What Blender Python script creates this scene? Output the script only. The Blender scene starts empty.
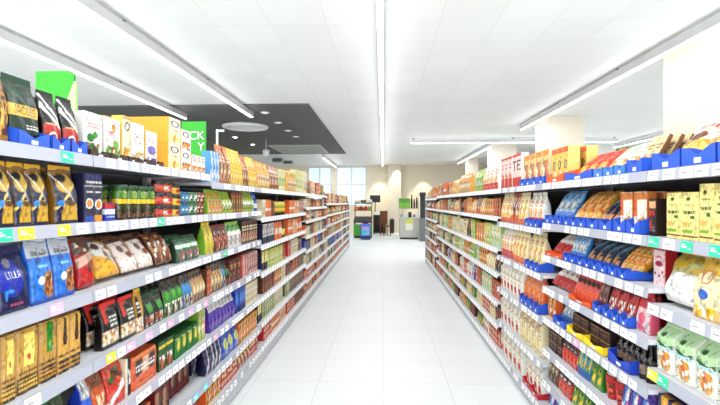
import bpy, bmesh, math, random
import numpy as np
from mathutils import Matrix, Vector
random.seed(7)
sc = bpy.context.scene
COL = sc.collection
F = 450.0
TH = math.atan(23 / F)
CZ = 1.68
A = {'L': 1.25, 'R': 1.20}

# ------------------------------------------------------------------ helpers
def lin(c):
    return tuple(((v / 255) / 12.92 if v / 255 <= .04045 else ((v / 255 + .055) / 1.055) ** 2.4) for v in c)

def yat(side, px, off=.0):
    """distance along the aisle at which the shelf front of a side passes the image column px"""
    a = A[side] + off
    xc = (px - 360) / F
    if side == 'L':
        return a * (math.cos(TH) + xc * math.sin(TH)) / (math.sin(TH) - xc * math.cos(TH))
    return a * (math.cos(TH) + xc * math.sin(TH)) / (xc * math.cos(TH) - math.sin(TH))

MATS = {}
def mat(name, col, rough=.5, metal=0, emit=0, noise=0, nscale=40, spec=.5, bump=0, alpha=None):
    if name in MATS: return MATS[name]
    m = bpy.data.materials.new(name); m.use_nodes = True
    nt = m.node_tree; b = nt.nodes['Principled BSDF']
    c = (*lin(col), 1)
    b.inputs['Base Color'].default_value = c
    b.inputs['Roughness'].default_value = rough
    b.inputs['Metallic'].default_value = metal
    b.inputs['Specular IOR Level'].default_value = spec
    if emit:
        b.inputs['Emission Color'].default_value = c
        b.inputs['Emission Strength'].default_value = emit
    tc = nt.nodes.new('ShaderNodeTexCoord')
    n = nt.nodes.new('ShaderNodeTexNoise'); n.inputs['Scale'].default_value = nscale
    nt.links.new(tc.outputs['Object'], n.inputs['Vector'])
    if noise:
        mx = nt.nodes.new('ShaderNodeMix'); mx.data_type = 'RGBA'
        mx.inputs[6].default_value = c
        mx.inputs[7].default_value = tuple(v * (1 - noise) for v in c[:3]) + (1,)
        nt.links.new(n.outputs['Fac'], mx.inputs[0]); nt.links.new(mx.outputs[2], b.inputs['Base Color'])
    if bump:
        bp = nt.nodes.new('ShaderNodeBump'); bp.inputs['Strength'].default_value = bump; bp.inputs['Distance'].default_value = .002
        nt.links.new(n.outputs['Fac'], bp.inputs['Height']); nt.links.new(bp.outputs['Normal'], b.inputs['Normal'])
    MATS[name] = m
    return m

def print_mat(name, rough, spec, bump):
    m = bpy.data.materials.new(name); m.use_nodes = True
    nt = m.node_tree; b = nt.nodes['Principled BSDF']
    at = nt.nodes.new('ShaderNodeVertexColor'); at.layer_name = 'print'
    hs = nt.nodes.new('ShaderNodeHueSaturation'); hs.inputs['Saturation'].default_value = .98
    nt.links.new(at.outputs['Color'], hs.inputs['Color'])
    nt.links.new(hs.outputs['Color'], b.inputs['Base Color'])
    b.inputs['Roughness'].default_value = rough; b.inputs['Specular IOR Level'].default_value = spec
    if bump:
        tc = nt.nodes.new('ShaderNodeTexCoord')
        n = nt.nodes.new('ShaderNodeTexNoise'); n.inputs['Scale'].default_value = 28; n.inputs['Detail'].default_value = 3
        nt.links.new(tc.outputs['Object'], n.inputs['Vector'])
        bp = nt.nodes.new('ShaderNodeBump'); bp.inputs['Strength'].default_value = bump; bp.inputs['Distance'].default_value = .006
        nt.links.new(n.outputs['Fac'], bp.inputs['Height']); nt.links.new(bp.outputs['Normal'], b.inputs['Normal'])
    return m
PM = {'foil': print_mat('printed_foil', .33, .5, .5), 'card': print_mat('printed_card', .55, .35, 0), 'glass': print_mat('filled_glass', .2, .5, 0)}

def link(name, me, parent=None, loc=(0, 0, 0), rot=(0, 0, 0)):
    o = bpy.data.objects.new(name, me); COL.objects.link(o)
    o.parent = parent; o.location = loc; o.rotation_euler = rot
    return o
def tag(o, label, cat, group=None, kind=None):
    if label: o['label'] = label
    if cat: o['category'] = cat
    if group: o['group'] = group
    if kind: o['kind'] = kind
    return o
def empty(name, loc, rz, label, cat, group=None):
    o = bpy.data.objects.new(name, None); COL.objects.link(o); o.location = loc; o.rotation_euler = (0, 0, rz)
    return tag(o, label, cat, group)

class MB:
    def __init__(s): s.v = []; s.f = []; s.mi = []; s.m = []; s.sm = []
    def _m(s, m):
        if m not in s.m: s.m.append(m)
        return s.m.index(m)
    def box(s, x0, x1, y0, y1, z0, z1, m, bev=0):
        k = len(s.v); i = s._m(m)
        if bev <= 0:
            s.v += [(x, y, z) for z in (z0, z1) for x, y in ((x0, y0), (x1, y0), (x1, y1), (x0, y1))]
            for f in ((0, 3, 2, 1), (4, 5, 6, 7), (0, 1, 5, 4), (1, 2, 6, 5), (2, 3, 7, 6), (3, 0, 4, 7)):
                s.f.append([k + q for q in f]); s.mi.append(i); s.sm.append(False)
        else:
            b = bev
            rings = []
            for z, e in ((z0, b), (z0 + b, 0), (z1 - b, 0), (z1, b)):
                c = b
                p = [(x0 + c, y0 + e), (x1 - c, y0 + e), (x1 - e, y0 + c), (x1 - e, y1 - c), (x1 - c, y1 - e), (x0 + c, y1 - e), (x0 + e, y1 - c), (x0 + e, y0 + c)]
                rings.append([(x, y, z) for x, y in p])
            for r in rings: s.v += r
            for j in range(3):
                for q in range(8):
                    s.f.append([k + j * 8 + q, k + j * 8 + (q + 1) % 8, k + j * 8 + 8 + (q + 1) % 8, k + j * 8 + 8 + q]); s.mi.append(i); s.sm.append(False)
            s.f.append([k + 7 - q for q in range(8)]); s.mi.append(i); s.sm.append(False)
            s.f.append([k + 24 + q for q in range(8)]); s.mi.append(i); s.sm.append(False)
        return s
    def poly_x(s, pts, x0, x1, m):
        """prism: a (y,z) outline swept along x"""
        k = len(s.v); n = len(pts); i = s._m(m)
        s.v += [(x0, y, z) for y, z in pts] + [(x1, y, z) for y, z in pts]
        s.f.append([k + n - 1 - q for q in range(n)]); s.f.append([k + n + q for q in range(n)])
        s.mi += [i, i]; s.sm += [False, False]
        for q in range(n):
            s.f.append([k + q, k + (q + 1) % n, k + n + (q + 1) % n, k + n + q]); s.mi.append(i); s.sm.append(False)
        return s
    def lathe(s, prof, m, n=24, c=(0, 0, 0), cap=True):
        k = len(s.v); i = s._m(m)
        for r, z in prof:
            for q in range(n):
                t = 2 * math.pi * q / n
                s.v.append((c[0] + r * math.cos(t), c[1] + r * math.sin(t), c[2] + z))
        for j in range(len(prof) - 1):
            for q in range(n):
                s.f.append([k + j * n + q, k + j * n + (q + 1) % n, k + (j + 1) * n + (q + 1) % n, k + (j + 1) * n + q]); s.mi.append(i); s.sm.append(True)
        if not cap: return s
        if prof[0][0] > 1e-6: s.f.append([k + n - 1 - q for q in range(n)]); s.mi.append(i); s.sm.append(False)
        if prof[-1][0] > 1e-6: s.f.append([k + (len(prof) - 1) * n + q for q in range(n)]); s.mi.append(i); s.sm.append(False)
        return s
    def mesh(s, name):
        me = bpy.data.meshes.new(name); me.from_pydata(s.v, [], s.f)
        for m in s.m: me.materials.append(m)
        for p, i, q in zip(me.polygons, s.mi, s.sm): p.material_index = i; p.use_smooth = q
        me.validate(); me.update()
        return me
    def obj(s, name, parent=None, loc=(0, 0, 0), rot=(0, 0, 0)):
        return link(name, s.mesh(name), parent, loc, rot)

# ------------------------------------------------------------------ printed packaging
FONT = {'A': '7E1111117E', 'B': '7F49494936', 'C': '3E41414122', 'D': '7F4141221C', 'E': '7F49494941', 'F': '7F09090901', 'G': '3E4149497A', 'H': '7F0808087F',
        'I': '00417F4100', 'J': '2040413F01', 'K': '7F08142241', 'L': '7F40404040', 'M': '7F020C027F', 'N': '7F0408107F', 'O': '3E4141413E', 'P': '7F09090906',
        'R': '7F09192946', 'S': '4649494931', 'T': '01017F0101', 'U': '3F4040403F', 'V': '1F2040201F', 'W': '3F4038403F', 'X': '6314081463', 'Y': '0708700807', 'Z': '6151494543', ' ': '0000000000'}
W = (246, 246, 240); K = (22, 20, 22); CR = (240, 228, 190); BR = (112, 66, 36); DBR = (60, 34, 22); GO = (222, 168, 40); LGO = (238, 200, 96)
RD = (208, 28, 26); DRD = (130, 16, 24); OR = (240, 118, 22); YE = (250, 206, 20); PY = (250, 232, 130); GR = (44, 140, 40); DGR = (10, 66, 40); LGR = (140, 190, 60)
BL = (22, 74, 190); NA = (14, 24, 84); LB = (60, 160, 226); TE = (24, 70, 92); PK = (232, 110, 140); PU = (110, 60, 170); GY = (150, 150, 154); TAN = (206, 150, 96); SI = (200, 204, 208)
MUE = [(214, 150, 80), (150, 84, 40), (240, 214, 160), (120, 60, 30)]
FRU = [(220, 60, 30), (250, 180, 40), (250, 226, 150), (90, 130, 40)]
CHO = [(90, 46, 26), (50, 26, 18), (240, 220, 190), (150, 88, 50)]
PAS = [(248, 196, 70), (236, 168, 40), (252, 222, 130)]
VEG = [(70, 150, 50), (120, 180, 60), (236, 230, 200), (200, 60, 40)]

FINE = [.72, .9]
def paint(u, v, base, ops, seed):
    n = len(u)
    c = np.empty((n, 3)); c[:] = lin(base)
    for op in ops:
        k = op[0]
        if k == 'b': m = (v >= op[1]) & (v < op[2]); c[m] = lin(op[3])
        elif k == 'w': m = (v >= op[1] + .03 * np.sin(u * 9 + 1)) & (v < op[2] + .03 * np.sin(u * 8)); c[m] = lin(op[3])
        elif k == 'r': m = (u >= op[1]) & (u <= op[3]) & (v >= op[2]) & (v <= op[4]); c[m] = lin(op[5])
        elif k == 'c': m = ((u - op[1]) / op[3]) ** 2 + ((v - op[2]) / op[4]) ** 2 < 1; c[m] = lin(op[5])
        elif k == 'd': m = np.abs(v - op[1] - op[2] * (u - .5)) < op[3]; c[m] = lin(op[4])
        elif k == 'n':
            m = (u >= op[1]) & (u <= op[3]) & (v >= op[2]) & (v <= op[4])
            s = op[6]
            cu = np.floor(u * s + .3 * np.sin(v * s * 2.1)).astype(int); cv = np.floor(v * s * 1.3 + .35 * np.sin(u * s * 1.7)).astype(int)
            h = np.abs((cu * 73856093) ^ (cv * 19349663) ^ (seed * 83492791 + 17)) % 997 % len(op[5])
            pal = np.array([lin(q) for q in op[5]])
            c[m] = pal[h[m]]
        elif k == 'l':
            rows = op[5]; vv = (v - op[2]) / (op[4] - op[2]) * rows
            m = (u >= op[1]) & (u <= op[3]) & (v >= op[2]) & (v <= op[4]) & ((vv % 1) < .5) & (np.sin(u * 60 + np.floor(vv) * 7) > -.75)
            c[m] = lin(op[6])
        elif k == 't':
            s = op[1]; cols = []
            for ch in s:
                h = FONT[ch]; cols += [int(h[q:q + 2], 16) for q in range(0, 10, 2)] + [0]
            cols = np.array(cols[:-1]); L = len(cols)
            uu = (u - op[2]) / (op[4] - op[2]) * L; vv = 7 - (v - op[3]) / (op[5] - op[3]) * 7
            inb = (uu >= 0) & (uu < L) & (vv >= 0) & (vv < 7)
            iu = np.clip(uu.astype(int), 0, L - 1); iv = np.clip(vv.astype(int), 0, 6)
            m = inb & (((cols[iu] >> iv) & 1) == 1)
            c[m] = lin(op[6])
    # small print, seams and pictures too fine to read
    cu = np.floor(u * 13 + .4 * np.sin(v * 31)).astype(int); cv = np.floor(v * 17 + .4 * np.sin(u * 23)).astype(int)
    h = np.abs((cu * 73856093) ^ (cv * 19349663) ^ (seed * 7919 + 5)) % 1009
    k1 = h % 6 == 0; k2 = h % 9 == 1
    if not ops or ops[0][0] == 'plain': k1[:] = False; k2[:] = False
    c[k1] *= FINE[0]; c[k2] = c[k2] * FINE[1] + (1 - FINE[1]) * .8
    return .82 * c ** 1.32

def pack_mesh(shape, w, d, h, base, ops, side, res, seed, lid=None):
    """one closed package body; x is its width, -y its front, z up, origin at the middle of its base"""
    nf = max(5, min(84, int(w / res))); nv = max(5, min(130, int(h / res)))
    rnd = random.Random(seed)
    P = []      # perimeter: (x, y, u)
    if shape in ('box', 'brick', 'tray_pack', 'flour'):
        cx = min(.25, (.004 if shape == 'box' else .009) / (w / 2)); cy = min(.3, (.004 if shape == 'box' else .009) / (d / 2))
        for i in range(nf + 1): x = -(1 - cx) + 2 * (1 - cx) * i / nf; P.append((x, -1, (x + 1) / 2))
        P += [(1, -1 + cy, None), (1, 0, None), (1, 1 - cy, None), (1 - cx, 1, None), (-1 + cx, 1, None), (-1, 1 - cy, None), (-1, 0, None), (-1, -1 + cy, None)]
    elif shape in ('pouch', 'pillow'):
        for i in range(nf + 1): x = -.94 + 1.88 * i / nf; P.append((x, -1, (x + 1) / 2))
        P += [(1, -.6, None), (1, 0, None), (1, .6, None)]
        for i in range(5): P.append((.94 - 1.88 * i / 4, 1, None))
        P += [(-1, .6, None), (-1, 0, None), (-1, -.6, None)]
    else:
        nn = max(12, nf * 2)
        for i in range(nn):
            t = 2 * math.pi * i / nn - math.pi
            x = math.sin(t); y = -math.cos(t)
            P.append((x, y, .5 + x * .5))
    n = len(P); V = []; U = []; Q = []; SD = []
    ph = [rnd.uniform(0, 6.28) for _ in range(6)]
    for j in range(nv + 1):
        v = j / nv
        for (x, y, u) in P:
            sx = sy = 1.0; dx = dy = 0.0; z = v * h
            if shape == 'pouch':
                t = max(0, (v - .12) / .83); sy = max(.05, 1 - min(1, t) ** 2.6 * .97)
                if v < .05: sy *= .9 + 2 * v
                if u is not None: dy = -.16 * math.cos(x * math.pi / 2) * math.sin(math.pi * min(1, v * 1.1)) * (1 if v < .9 else .3)
                dy += .05 * math.sin(7 * x + ph[0] + 9 * v) * math.sin(math.pi * v) + .04 * math.sin(13 * v + ph[1])
                sx = 1 - .05 * math.sin(math.pi * v) + .02 * (v > .93) - (.03 * math.cos(v * 17 + ph[2]) * (.5 < v < .95))
                z += (.006 * math.sin(3 * x + ph[3]) if v > .8 else 0)
            elif shape == 'pillow':
                e = max(.05, (1 - abs(2 * v - 1) ** 3.2)) ** .6
                sy = e * (.25 + .75 * max(0, math.cos(x * math.pi / 2)) ** .55)
                dy = .07 * math.sin(6 * x + ph[0] + 6 * v) * e + .05 * math.sin(11 * v + ph[1] + 3 * x) * e
                sx = 1 - .05 * math.sin(math.pi * v)
            elif shape == 'flour':
                sy = 1 if v < .8 else max(.12, 1 - (v - .8) / .17 * .88)
                dy = (.04 * math.sin(5 * x + ph[0]) * math.sin(7 * v + ph[1]))
                if u is not None: dy -= .12 * math.sin(math.pi * v)
            elif shape == 'brick':
                dy = .03 * math.sin(6 * x + ph[0]) * math.sin(9 * v + ph[1])
                if v > .96: sx = .97; sy = .93
            elif shape == 'jar':
                r = 1.0
                if v < .04: r = .9 + v * 2.5
                elif v > .84: r = 1 - min(1, (v - .84) / .08) * .2
                sx = sy = r
            elif shape == 'bottle':
                r = 1.0
                if v > .55: r = 1 - min(1, (v - .55) / .2) * .62
                sx = sy = r
            elif shape == 'tin':
                sx = sy = .955 if (v < .03 or v > .97) else 1
            elif shape == 'cup':
                sx = sy = .8 + .2 * v
            V.append((x * sx * w / 2, (y + 0) * sy * d / 2 + dy * d / 2, z))
            U.append(.5 if u is None else u); Q.append(v); SD.append(u is None)
    U = np.array(U); Q = np.array(Q); SD = np.array(SD)
    c = paint(U, Q, base, ops, seed)
    if side is not None:
        cs = paint(U, Q, side, [('plain',)] + [o for o in ops if o[0] == 'b'] if side == base else [], seed)
        c[SD] = cs[SD]
    F_ = []
    for j in range(nv):
        for i in range(n):
            a = j * n + i; b = j * n + (i + 1) % n
            F_.append((a, b, b + n, a + n))
    F_.append(tuple(range(n - 1, -1, -1))); F_.append(tuple(nv * n + i for i in range(n)))
    me = bpy.data.meshes.new(shape); me.from_pydata(V, [], F_)
    ca = me.color_attributes.new('print', 'FLOAT_COLOR', 'POINT')
    ca.data.foreach_set('color', np.concatenate([c, np.ones((len(c), 1))], 1).astype(np.float32).ravel())
    sm = shape in ('pouch', 'pillow', 'jar', 'tin', 'cup', 'bottle', 'flour')
    me.polygons.foreach_set('use_smooth', [sm] * (len(F_) - 2) + [False, False])
    me.materials.append(PM['foil' if shape in ('pouch', 'pillow', 'brick') else 'glass' if shape in ('jar', 'bottle', 'tin') else 'card'])
    me.update()
    return me

def part_mesh(shape, w, d, h, col):
    m = MB(); mt = mat('print_%d_%d_%d' % tuple(col), col, .4)
    if shape in ('pouch', 'pillow'):
        hh = .016
        k = 10; pts = []
        m.box(-w * .47, w * .47, -.0018, .0018, h - .004, h + hh, mt)
        for z in (.25, .5, .75): m.box(-w * .46, w * .46, -.0028, .0028, h + hh * z - .001, h + hh * z + .001, mt)
        return 'top_seal', m.mesh('top_seal')
    if shape == 'jar':
        r = w / 2 * .84
        m.lathe([(r * .96, h - .012), (r, h - .01), (r, h + .008), (r * .95, h + .011)], mt, 20)
        return 'lid', m.mesh('lid')
    if shape == 'cup':
        r = w / 2 * 1.03
        m.lathe([(r, h), (r, h + .004), (r * .97, h + .006)], mt, 20)
        return 'lid', m.mesh('lid')
    if shape == 'bottle':
        r = w / 2 * .44
        m.lathe([(r, h - .004), (r, h + .022), (r * .9, h + .025)], mt, 16)
        return 'cap', m.mesh('cap')
    if shape == 'flour':
        m.box(-w * .46, w * .46, -.006, .006, h - .002, h + .007, mt)
        return 'folded_top', m.mesh('folded_top')
    return None

# design: key -> (look, object name, category, shape, base colour, side colour, ops, part colour)
D = {
 'brown_coffee': ('brown and gold coffee bag', 'coffee_bag', 'coffee bag', 'pouch', (190, 140, 44), (120, 80, 30), [('n', 0, .1, 1, .5, [(120, 74, 26), GO, LGO, BR], 7), ('b', .82, 1, (44, 60, 40)), ('l', .15, .55, .85, .75, 2, DBR)], GO),
 'jacobs': ('large green coffee bag with gold band', 'coffee_bag', 'coffee bag', 'pouch', DGR, DGR, [('b', .44, .62, LGO), ('t', 'JACOBS', .12, .47, .9, .6, (120, 70, 20)), ('l', .5, .26, .95, .34, 2, W), ('c', .62, .12, .12, .06, DRD), ('c', .3, .82, .2, .08, (24, 96, 60))], DGR),
 'red_coffee': ('black and red coffee bag with white cup', 'coffee_bag', 'coffee bag', 'pouch', (26, 18, 20), (20, 14, 16), [('b', 0, .45, (200, 52, 24)), ('d', .78, -.5, .05, W), ('d', .6, -.4, .05, W), ('c', .5, .18, .3, .16, W), ('c', .5, .24, .2, .05, (180, 60, 30)), ('l', .1, .46, .9, .52, 1, (230, 190, 150))], K),
 'muesli_green': ('white muesli box with green leaf', 'muesli_carton', 'muesli box', 'box', W, (228, 226, 218), [('n', .1, .04, .95, .3, [BR, W, GR, TAN], 6), ('c', .35, .42, .2, .1, GR), ('c', .6, .5, .14, .07, (90, 170, 60)), ('l', .2, .66, .8, .8, 2, (220, 130, 130))], None),
 'salad_box': ('white box with lettuce picture', 'muesli_carton', 'muesli box', 'box', W, (230, 228, 220), [('n', .05, .03, .95, .32, VEG, 8), ('c', .7, .38, .2, .1, LGR), ('c', .55, .78, .14, .09, GO), ('l', .15, .6, .6, .7, 2, PK)], None),
 'logo_yellow': ('cream box with round black logo', 'cereal_carton', 'cereal box', 'box', (250, 240, 206), LGO, [('n', .1, .04, .9, .3, [GO, PY, TAN, W], 6), ('c', .55, .78, .3, .1, K), ('c', .55, .78, .2, .065, W), ('b', .94, 1, GO)], None),
 'beige_box': ('white box with beige biscuits picture', 'biscuit_carton', 'biscuit box', 'box', W, W, [('n', .05, .04, .95, .3, [(226, 196, 130), LGO, W], 6), ('l', .2, .5, .8, .78, 4, (200, 190, 170))], None),
 'purple_box': ('white box with purple circle', 'biscuit_carton', 'biscuit box', 'box', W, (250, 190, 40), [('c', .5, .45, .36, .13, (160, 140, 210)), ('n', .1, .03, .9, .22, [PU, W, BR, (190, 170, 220)], 6), ('l', .2, .68, .8, .8, 2, (150, 130, 200))], None),
 'orange_carton': ('bright orange carton with black logo', 'cereal_carton', 'cereal box', 'box', (252, 240, 214), (254, 176, 10), [('c', .5, .78, .34, .13, K), ('c', .5, .78, .24, .09, W), ('n', .1, .08, .9, .42, [GO, CR, PY, W], 5), ('l', .2, .5, .8, .58, 1, GO)], None),
 'logo_small': ('white carton with black round logo', 'cereal_carton', 'cereal box', 'box', W, (254, 190, 40), [('c', .45, .78, .32, .13, K), ('c', .45, .78, .21, .09, W), ('n', .1, .06, .9, .4, [DBR, W, GO, OR], 5)], None),
 'blue_white': ('tall light blue and white packet', 'snack_packet', 'packet', 'box', LB, (110, 180, 230), [('n', 0, 0, 1, 1, [W, LB, W, (120, 190, 236)], 5)], None),
 'choc_bag': ('orange and brown snack bag', 'snack_bag', 'snack bag', 'pouch', (206, 130, 30), (110, 60, 20), [('n', .1, .05, .9, .5, [BR, DBR, OR, CR], 6), ('l', .2, .6, .8, .8, 2, W)], OR),
 'yellow_bag': ('tall bright yellow pasta bag', 'pasta_bag', 'pasta bag', 'pouch', (252, 206, 16), YE, [('n', .1, .04, .9, .35, [PY, W, YE, GO], 6), ('l', .2, .6, .8, .75, 2, (226, 120, 20))], YE),
 'amber_bag': ('golden yellow bag with brown spots', 'snack_bag', 'snack bag', 'pouch', (248, 190, 60), GO, [('n', .05, .1, .95, .55, [GO, PY, W, (170, 90, 40)], 6), ('c', .5, .8, .2, .08, (150, 60, 30))], GO),
 'palegreen_bag': ('pale cream and green packet', 'snack_packet', 'packet', 'box', (232, 230, 180), (220, 220, 170), [('n', .05, .1, .95, .6, [LGR, W, PY, (200, 210, 150)], 5)], None),
 'navy_coffee': ('navy and gold coffee bag with cup', 'coffee_bag', 'coffee bag', 'pouch', (20, 34, 84), (150, 112, 30), [('b', .9, 1, (160, 120, 36)), ('c', .5, .74, .4, .17, (212, 176, 60)), ('c', .42, .84, .2, .07, (30, 32, 40)), ('d', .52, .5, .03, (236, 206, 110)), ('d', .6, -.7, .02, W), ('c', .2, .38, .16, .06, LB), ('r', .22, .06, .95, .26, (226, 186, 60)), ('c', .6, .3, .36, .14, (226, 186, 60)), ('c', .6, .38, .28, .05, (120, 84, 30)), ('c', .6, .2, .1, .04, (180, 140, 40))], GO),
 'duo_carton': ('slate carton with two orange circles', 'coffee_carton', 'coffee box', 'box', (74, 72, 100), (40, 40, 80), [('b', .88, 1, (30, 48, 130)), ('l', .1, .8, .9, .9, 1, W), ('r', 0, .72, 1, .75, (190, 180, 190)), ('l', .12, .6, .44, .66, 1, W), ('l', .56, .6, .9, .66, 1, W), ('r', .5, .05, .52, .72, (40, 36, 60)), ('c', .26, .38, .2, .11, W), ('c', .26, .38, .14, .08, (240, 150, 30)), ('c', .76, .36, .2, .11, W), ('c', .76, .36, .14, .08, (240, 150, 30)), ('r', .04, .0, .46, .12, (60, 100, 190)), ('r', .54, 0, .96, .14, (232, 170, 70))], None),
 'blue_small': ('small blue and white box with red lid', 'sugar_box', 'sugar box', 'box', BL, BL, [('b', .7, 1, RD), ('b', .35, .62, W), ('l', .1, .12, .9, .3, 2, W)], None),
 'green_jar': ('green coffee jar with yellow band', 'coffee_jar', 'coffee jar', 'jar', (58, 66, 34), None, [('b', .62, 1, (96, 140, 60)), ('c', .5, .78, .3, .12, (150, 180, 90)), ('b', .48, .62, (244, 212, 30)), ('n', .05, .08, .95, .42, [(190, 140, 90), (60, 50, 30), (150, 90, 60), (80, 90, 40)], 6)], (36, 70, 40)),
 'mini_red': ('small glass jar of red sauce', 'sauce_jar', 'jar', 'jar', (196, 56, 34), None, [('c', .5, .5, .5, .25, (230, 110, 70)), ('b', .8, 1, K)], (40, 40, 44)),
 'mini_orange': ('small jar with orange label', 'sauce_jar', 'jar', 'jar', (226, 120, 60), None, [('b', .3, .6, W), ('c', .5, .45, .3, .2, RD)], (50, 30, 30)),
 'mini_yellow': ('small jar with yellow label', 'sauce_jar', 'jar', 'jar', (238, 200, 40), None, [('c', .5, .4, .3, .2, RD), ('b', .8, 1, K)], K),
 'mini_pink': ('small jar with crimson label', 'sauce_jar', 'jar', 'jar', (206, 24, 66), None, [('b', .7, 1, (60, 60, 110)), ('c', .5, .4, .3, .2, PK)], (50, 50, 90)),
 'blue_tin': ('small teal blue tin', 'drink_tin', 'tin', 'tin', (50, 110, 140), None, [('n', .1, .2, .9, .8, [LB, W, (40, 80, 110), (90, 160, 180)], 5)], None),
 'green_tin': ('small green patterned tin', 'drink_tin', 'tin', 'tin', (60, 130, 84), None, [('n', .1, .2, .9, .8, [(120, 190, 130), W, DGR, GR], 5)], None),
 'pink_tin': ('small brown and pink tin', 'drink_tin', 'tin', 'tin', (150, 70, 60), None, [('n', .1, .2, .9, .8, [(220, 130, 120), DRD, CR, BR], 5)], None),
 'mix_bag': ('yellow and green sweets bag', 'sweets_bag', 'sweets bag', 'pouch', (216, 190, 40), LGR, [('n', .05, .05, .95, .75, [LGR, YE, W, RD, OR, BR], 6)], LGR),
 'lime_bag': ('lime green and yellow bag', 'sweets_bag', 'sweets bag', 'pouch', (186, 206, 40), LGR, [('n', .1, .1, .9, .6, [YE, LGR, W, GR], 5)], LGR),
 'brownyellow': ('brown box with yellow front', 'biscuit_carton', 'biscuit box', 'box', (150, 90, 30), BR, [('n', .1, .05, .9, .8, [YE, BR, OR, DBR], 5)], None),
 'blue_bottle': ('slim blue bottle', 'drink_bottle', 'bottle', 'bottle', (70, 130, 210), None, [('b', .2, .45, W)], BL),
 'orange_pack': ('orange packet with white stripe', 'snack_packet', 'packet', 'box', (238, 150, 70), OR, [('b', .35, .5, W), ('n', .1, .05, .9, .3, [OR, RD, PY], 5)], None),
 'yellowgreen_jar': ('yellow green jar with dark base', 'sauce_jar', 'jar', 'jar', (220, 206, 50), None, [('b', 0, .18, K), ('n', .1, .3, .9, .7, [YE, GR, W, LGR], 5)], YE),
 'pinkorange': ('orange and pink packet', 'snack_packet', 'packet', 'box', (244, 190, 130), GO, [('n', .05, .1, .95, .9, [OR, (244, 200, 160), W, (190, 90, 50), CR], 5)], None),
 'lilla': ('large dark blue coffee bag', 'coffee_bag', 'coffee bag', 'pouch', (12, 26, 96), (10, 20, 80), [('c', .4, .55, .42, .3, (16, 60, 180)), ('c', .4, .8, .1, .08, GY), ('t', 'LILLA', .22, .55, .68, .66, W), ('c', .3, .35, .14, .03, LB), ('c', .2, .28, .04, .08, LB), ('l', .3, .1, .75, .2, 1, (190, 90, 110)), ('c', .85, .4, .12, .12, (40, 60, 110))], NA),
 'blue_muesli': ('light blue muesli bag with silver top', 'muesli_bag', 'muesli bag', 'pouch', (24, 140, 224), (30, 120, 210), [('b', .74, 1, (206, 210, 214)), ('l', .15, .78, .85, .88, 1, (110, 110, 120)), ('l', .25, .58, .75, .66, 1, (150, 210, 250)), ('c', .76, .3, .3, .22, (196, 130, 70)), ('n', .55, .14, .98, .46, MUE, 12), ('c', .4, .38, .14, .07, W), ('b', 0, .08, (20, 100, 200))], SI),
 'red_pillow': ('red bag with brown clear top', 'nut_bag', 'nut bag', 'pillow', (206, 24, 20), RD, [('b', .7, 1, (96, 60, 34)), ('n', .1, .74, .9, .96, CHO, 6), ('d', .6, .2, .1, (226, 190, 170)), ('c', .6, .4, .24, .12, (140, 60, 30))], BR),
 'yellow_pillow': ('yellow bag with white nut panel', 'nut_bag', 'nut bag', 'pillow', (246, 190, 10), YE, [('d', .62, -.5, .26, W), ('c', .35, .75, .14, .1, BR), ('c', .6, .5, .14, .1, (190, 130, 70)), ('c', .8, .7, .1, .08, (200, 110, 70)), ('b', .93, 1, (130, 90, 50))], BR),
 'white_pillow': ('white bag with brown nuts', 'nut_bag', 'nut bag', 'pillow', (244, 232, 222), (200, 160, 120), [('b', .84, 1, BR), ('c', .3, .6, .14, .12, (150, 110, 110)), ('c', .6, .4, .14, .1, (170, 100, 60)), ('c', .7, .7, .12, .09, (190, 120, 100))], BR),
 'brown_pillow': ('clear brown biscuit bag', 'nut_bag', 'nut bag', 'pillow', (150, 100, 50), BR, [('n', .05, .05, .95, .95, MUE + [W], 6)], BR),
 'green_pillow': ('green bag with white label', 'nut_bag', 'nut bag', 'pouch', (60, 120, 84), DGR, [('b', .6, .75, (220, 240, 220)), ('n', .1, .1, .9, .45, [GR, W, (130, 160, 160), RD], 5)], DGR),
 'yellow_tall': ('tall yellow green cereal bag', 'cereal_bag', 'cereal bag', 'pouch', (244, 206, 10), LGR, [('d', .5, .8, .18, (200, 206, 20)), ('n', .5, .2, .95, .6, [W, (150, 150, 190), YE], 4)], YE),
 'maroon_bag': ('dark red chocolate bag', 'sweets_bag', 'sweets bag', 'pouch', (110, 34, 26), DRD, [('n', .05, .05, .95, .85, [DRD, (190, 90, 60), BR, (150, 50, 40), CR], 6)], DRD),
 'whitegreen_bag': ('white bag with green top', 'cereal_bag', 'cereal bag', 'pouch', W, (190, 200, 190), [('b', .7, 1, (120, 190, 70)), ('n', .1, .1, .9, .5, [W, SI, (190, 150, 150)], 5)], LGR),
 'darkbrown_box': ('dark brown box with cream text', 'biscuit_carton', 'biscuit box', 'box', (104, 50, 34), DBR, [('n', .1, .1, .9, .5, [BR, RD, CR, DBR], 5), ('l', .15, .6, .85, .85, 2, CR)], None),
 'navywhite_box': ('navy and white carton', 'cereal_carton', 'cereal box', 'box', W, NA, [('b', 0, .35, NA), ('n', .1, .4, .9, .9, [W, NA, SI, TAN], 5)], None),
 'orangewhite_box': ('orange carton with white panel', 'cereal_carton', 'cereal box', 'box', (240, 130, 40), OR, [('r', .1, .3, .9, .6, W), ('n', .2, .05, .8, .28, [YE, OR, RD], 4)], None),
 'dark_bottle': ('dark slim bottle', 'sauce_bottle', 'bottle', 'bottle', (30, 40, 40), None, [('b', .2, .5, PY)], K),
 'gold_cream': ('gold coffee brick with cream label', 'coffee_brick', 'coffee pack', 'brick', (212, 172, 84), (190, 148, 60), [('r', .3, .42, .78, .92, (252, 232, 130)), ('c', .54, .55, .08, .05, (220, 80, 30)), ('l', .1, .3, .9, .38, 1, (120, 80, 20)), ('b', 0, .26, (104, 82, 40)), ('l', .1, .05, .9, .26, 3, LGO)], None),
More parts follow.
